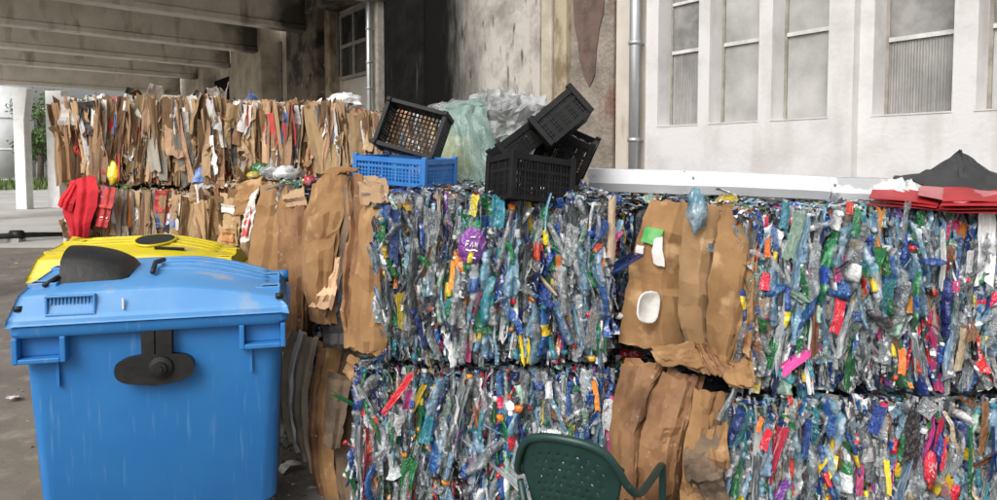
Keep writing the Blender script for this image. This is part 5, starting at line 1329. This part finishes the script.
# ------------------------------------------------------------------ white metal flashing, black sheet, red sheets
def flashing(label, u0, v0a, v0b, Y0, u1, v1a, v1b, Y1, m, seed):
    """bent sheet metal profile: sloping upper face, narrow darker lower face; v*a top, v*b bottom"""
    a, b_ = at(u0, v0a, Y0), at(u0, v0b, Y0); c, d = at(u1, v1a, Y1), at(u1, v1b, Y1)
    t = thing('metal_flashing', label, 'flashing', b_, 0, 'white metal flashing lengths')
    n = 16; prof = [(0.10, 1.0), (0.0, 0.97), (-0.030, 0.40), (-0.005, 0.05), (0.10, 0.0)]
    P = np.zeros((n, len(prof), 3))
    for i in range(n):
        s = i / (n - 1); T = a * (1 - s) + c * s; Bt = b_ * (1 - s) + d * s
        for j, (dy, k) in enumerate(prof):
            q = Bt * (1 - k) + T * k + Vector((0, dy, 0))
            w = mnoise.noise_vector(Vector((q.x * 3, q.y * 3, q.z * 3 + seed)))
            P[i, j] = q + w * 0.006
    v, f = slab_geo(P, 0.004)
    o = obj('profile', mesh('profile', v.tolist(), f, [m], None, False), t, world_verts=True)
    for s in (0.06,):
        q = (a * (1 - s) + c * s) * 0.72 + (b_ * (1 - s) + d * s) * 0.28 + Vector((0, -0.018, 0))
        MB().tube([q, q + Vector((0, -0.008, 0))], 0.006, 8).build('rivet', M['zinc'], t, world_verts=True)
flashing('white metal flashing length ending beside the black crates', 588, 168, 192, 3.70, 690, 170, 196, 3.48, M['white_metal'], 1)
flashing('long white metal flashing length below the windows between two others', 684, 170, 195, 3.47, 828, 176, 201, 3.18, M['white_metal'], 2)
flashing('short worn white metal flashing length with paint flaking, beside the red sheets', 829, 177, 203, 3.17, 893, 178, 205, 3.06, M['worn_metal'], 3)
t = thing('crumpled_metal', 'torn crumpled end of white metal beside the black sheet', 'scrap', at(905, 196, 3.08))
carton(t, [(888, 180, 3.12), (890, 190, 3.02), (886, 200, 2.98)], [(904, 176, 3.1), (908, 190, 2.98), (900, 201, 2.96)], M['white_metal'], 0.02, 0.03, nu=9, nv=9, th=0.004, seed=91, name='torn_sheet')
carton(t, [(905, 180, 3.1), (908, 190, 3.0), (914, 198, 2.96)], [(912, 178, 3.08), (920, 188, 2.97), (925, 196, 2.95)], M['white_metal'], 0.015, 0.02, nu=7, nv=9, th=0.004, seed=92, name='torn_sheet')
t = thing('black_sheet', 'stiff black sheet folded to a peak over the red sheets', 'sheet', at(950, 196, 3.05))
carton(t, [(959, 152, 3.35), (946, 160, 3.28), (930, 168, 3.2), (914, 180, 3.08)], [(960, 152, 3.35), (963, 166, 3.15), (966, 180, 2.99), (964, 196, 2.89)], M['black_sheet'], 0.0, 0.006, nu=9, nv=11, th=0.006, seed=93, name='fold')
carton(t, [(958, 152, 3.36), (958, 166, 3.16), (957, 180, 3.01), (953, 196, 2.91)], [(961, 152, 3.35), (985, 168, 3.1), (1005, 182, 2.95), (1020, 196, 2.85)], M['black_sheet'], 0.02, 0.008, nu=9, nv=11, th=0.006, seed=94, name='fold')
carton(t, [(893, 178, 3.3), (905, 176, 3.3), (935, 171, 3.32)], [(896, 181, 3.16), (915, 182, 3.12), (945, 182, 3.1)], M['black_sheet'], 0.0, 0.008, nu=5, nv=9, th=0.006, seed=95, name='fold')
def plate(label, pts, m, nsheet, dz, seed):
    t = thing('red_sheet', label, 'sheet', at(*pts[0]), 0, 'red plastic sheets')
    for k in range(nsheet):
        r_ = random.Random(seed + k)
        q = [at(*p_) + Vector((r_.uniform(-0.03, 0.03), r_.uniform(-0.02, 0.02), k * dz)) for p_ in pts]
        # sheet between near edge (first two) and far edge (last two)
        P = np.zeros((8, 5, 3))
        for i in range(8):
            s = i / 7
            for j in range(5):
                w = j / 4
                z = (q[0] * (1 - s) + q[1] * s) * (1 - w) + (q[3] * (1 - s) + q[2] * s) * w
                P[i, j] = z + mnoise.noise_vector(z * 6 + Vector((seed + k, 0, 0))) * 0.008
        v, f = slab_geo(P, 0.004)
        obj('layer', mesh('layer', v.tolist(), f, [m if k < nsheet - 1 or m != M['red_sheet'] else m], None, False), t, world_verts=True)
plate('red plastic sheet sliding under the torn white metal', [(872, 205, 2.86), (940, 212, 2.80), (945, 196, 3.0), (880, 197, 3.0)], M['red_sheet'], 3, 0.014, 1)
plate('stack of red plastic sheets below the black sheet', [(942, 213, 2.76), (1035, 214, 2.70), (1035, 198, 2.92), (950, 199, 2.95)], M['red_sheet'], 4, 0.015, 2)
plate('faded red sheet lying across the stacked red sheets', [(922, 195, 2.84), (966, 203, 2.74), (1000, 192, 2.86), (930, 187, 3.0)], M['pink_sheet'], 1, 0.011, 3)

# ------------------------------------------------------------------ green garden chair seen from behind
def chair():
    t = thing('garden_chair', 'dark green plastic garden chair with perforated back, facing the bales', 'chair', (0.325, 2.55, 0), R(-24)); t.scale = (0.84, 0.90, 0.965)
    # rim, arms and front legs
    half = [(0.28, 0.31, 0.0), (0.278, 0.30, 0.3), (0.280, 0.285, 0.545), (0.280, 0.250, 0.592), (0.278, 0.12, 0.605), (0.268, -0.06, 0.615), (0.255, -0.15, 0.640), (0.235, -0.205, 0.69), (0.205, -0.245, 0.76), (0.165, -0.270, 0.812), (0.09, -0.292, 0.842), (0.0, -0.300, 0.850)]
    def smooth(pts, n=4):
        out = []
        for i in range(len(pts) - 1):
            p0, p1, p2, p3 = [Vector(pts[max(0, min(len(pts) - 1, i + k))]) for k in (-1, 0, 1, 2)]
            for k in range(n):
                s = k / n
                out.append(0.5 * ((2 * p1) + (p2 - p0) * s + (2 * p0 - 5 * p1 + 4 * p2 - p3) * s * s + (3 * p1 - p0 - 3 * p2 + p3) * s ** 3))
        out.append(Vector(pts[-1])); return out
    for sx, nm in ((1, 'armrest'), (-1, 'armrest')):
        pts = smooth([(x * sx, y, z) for x, y, z in half[:8]])
        MB().tube(pts, [0.017] * len(pts), 10, ry=0.8).build(nm, M['chair'], t, smooth=True)
    full = [(x, y, z) for x, y, z in half[6:]] + [(-x, y, z) for x, y, z in half[6:-1][::-1]]
    pts = smooth(full)
    MB().tube(pts, 0.0155, 10).build('back_rim', M['chair'], t, smooth=True)
    # perforated back
    nu, nv = 45, 41
    def pt(s, w):
        a = (s - 0.5) * 2
        ztop = 0.845 - 0.10 * abs(a) ** 2.2; zb = 0.43
        z = zb + (ztop - zb) * w
        hw = 0.165 + 0.065 * max(0, w) ** 1.2
        x = a * hw
        y = -0.19 - 0.115 * w + 0.09 * a * a * (0.5 + 0.5 * w)
        return (x, y, z)
    v = [pt(i / (nu - 1), j / (nv - 1)) for i in range(nu) for j in range(nv)]
    f = []
    for i in range(nu - 1):
        for j in range(nv - 1):
            hole = 6 <= i <= 38 and 8 <= j <= 36 and ((i % 4 == 1 and j % 6 == 1) or (i % 4 == 3 and j % 6 == 4))
            if not hole: f.append((i * nv + j, (i + 1) * nv + j, (i + 1) * nv + j + 1, i * nv + j + 1))
    o = obj('backrest', mesh('backrest', v, f, [M['chair']], None, True), t)
    md = o.modifiers.new('solid', 'SOLIDIFY'); md.thickness = 0.005
    b = MB(); n = 9
    v = []
    for i in range(n):
        for j in range(n):
            x = (i / (n - 1) - 0.5) * 0.46; y = -0.20 + 0.44 * j / (n - 1)
            v.append((x, y, 0.43 - 0.02 * math.cos(x * 4) + 0.01 * math.sin(y * 6)))
    f = [(i * n + j, (i + 1) * n + j, (i + 1) * n + j + 1, i * n + j + 1) for i in range(n - 1) for j in range(n - 1)]
    o = obj('seat', mesh('seat', v, f, [M['chair']], None, True), t); md = o.modifiers.new('solid', 'SOLIDIFY'); md.thickness = 0.006
    for sx in (-1, 1):
        MB().tube([(sx * 0.22, -0.28, 0), (sx * 0.20, -0.22, 0.25), (sx * 0.19, -0.18, 0.43), (sx * 0.235, -0.18, 0.62)], [0.022, 0.024, 0.022, 0.015], 8).build('rear_leg', M['chair'], t, smooth=True)
chair()

# loose litter on the ground between the bin and the bales
rr = random.Random(77)
for i, (u, v, Y, nm, lb) in enumerate([(290, 470, 3.6, 'white', 'white torn film scrap on the ground beside the blue bin'), (282, 445, 3.8, 'grey', 'grey film scrap on the ground by the bowed cartons'), (14, 400, 5.2, 'white', 'small white paper scrap on the bare ground left of the blue bin')]):
    g = at(u, v, Y); d = ray(u, v); tt = -CAMZ / d.z; g = Vector((0, 0, CAMZ)) + d * tt
    o = obj('litter_scrap', scrap_mesh(950 + i, PM[nm], th=0.02, fold=0.1, taper=0.5, name='litter_scrap'), None, (g.x, g.y, 0.025), (math.pi / 2, 0, rr.uniform(0, 3)), (0.1, 0.08, 0.14))
    tag(o, lb, 'litter')

# crumbs, grit and torn bits strewn over the yard floor: too many to count
def debris():
    rng = np.random.default_rng(12)
    n = 5200
    x = np.concatenate([rng.uniform(-9, -1.9, n // 2), rng.uniform(-1.3, 2.6, n - n // 2)]); y = np.concatenate([rng.uniform(1.6, 13, n // 2), rng.uniform(1.2, 4.2, n - n // 2)])
    sz = np.clip(rng.lognormal(math.log(0.009), 0.7, n), 0.003, 0.05)
    base = np.array([(1, 0, 0), (-0.5, 0.8, 0), (-0.5, -0.8, 0), (0.1, 0.05, 0.7)])
    a = rng.uniform(0, 6.28, n); st = rng.uniform(0.5, 1.8, n)
    V = np.zeros((n, 4, 3))
    for k in range(4):
        bx, by, bz = base[k]
        V[:, k, 0] = x + sz * (np.cos(a) * bx * st - np.sin(a) * by); V[:, k, 1] = y + sz * (np.sin(a) * bx * st + np.cos(a) * by); V[:, k, 2] = 0.001 + sz * bz * rng.uniform(0.3, 1, n)
    Fc = (np.array([(0, 1, 3), (1, 2, 3), (2, 0, 3)])[None] + (np.arange(n) * 4)[:, None, None]).reshape(-1, 3)
    me = mesh('ground_debris', V.reshape(-1, 3).tolist(), Fc.tolist(), [M['litter_card']], None, False)
    cols = np.array([(0.16, 0.14, 0.12), (0.09, 0.08, 0.07), (0.30, 0.27, 0.23), (0.55, 0.54, 0.52), (0.3, 0.2, 0.11), (0.1, 0.16, 0.3)])
    cc = np.repeat(cols[rng.choice(6, n, p=[0.38, 0.3, 0.16, 0.07, 0.07, 0.02])], 4, axis=0)
    ca = me.color_attributes.new('Col', 'FLOAT_COLOR', 'POINT'); ca.data.foreach_set('color', np.concatenate([cc, np.ones((len(cc), 1))], 1).astype(np.float32).ravel())
    tag(obj('ground_debris', me), 'grit and small torn bits strewn over the yard floor', 'debris', kind='stuff')
debris()
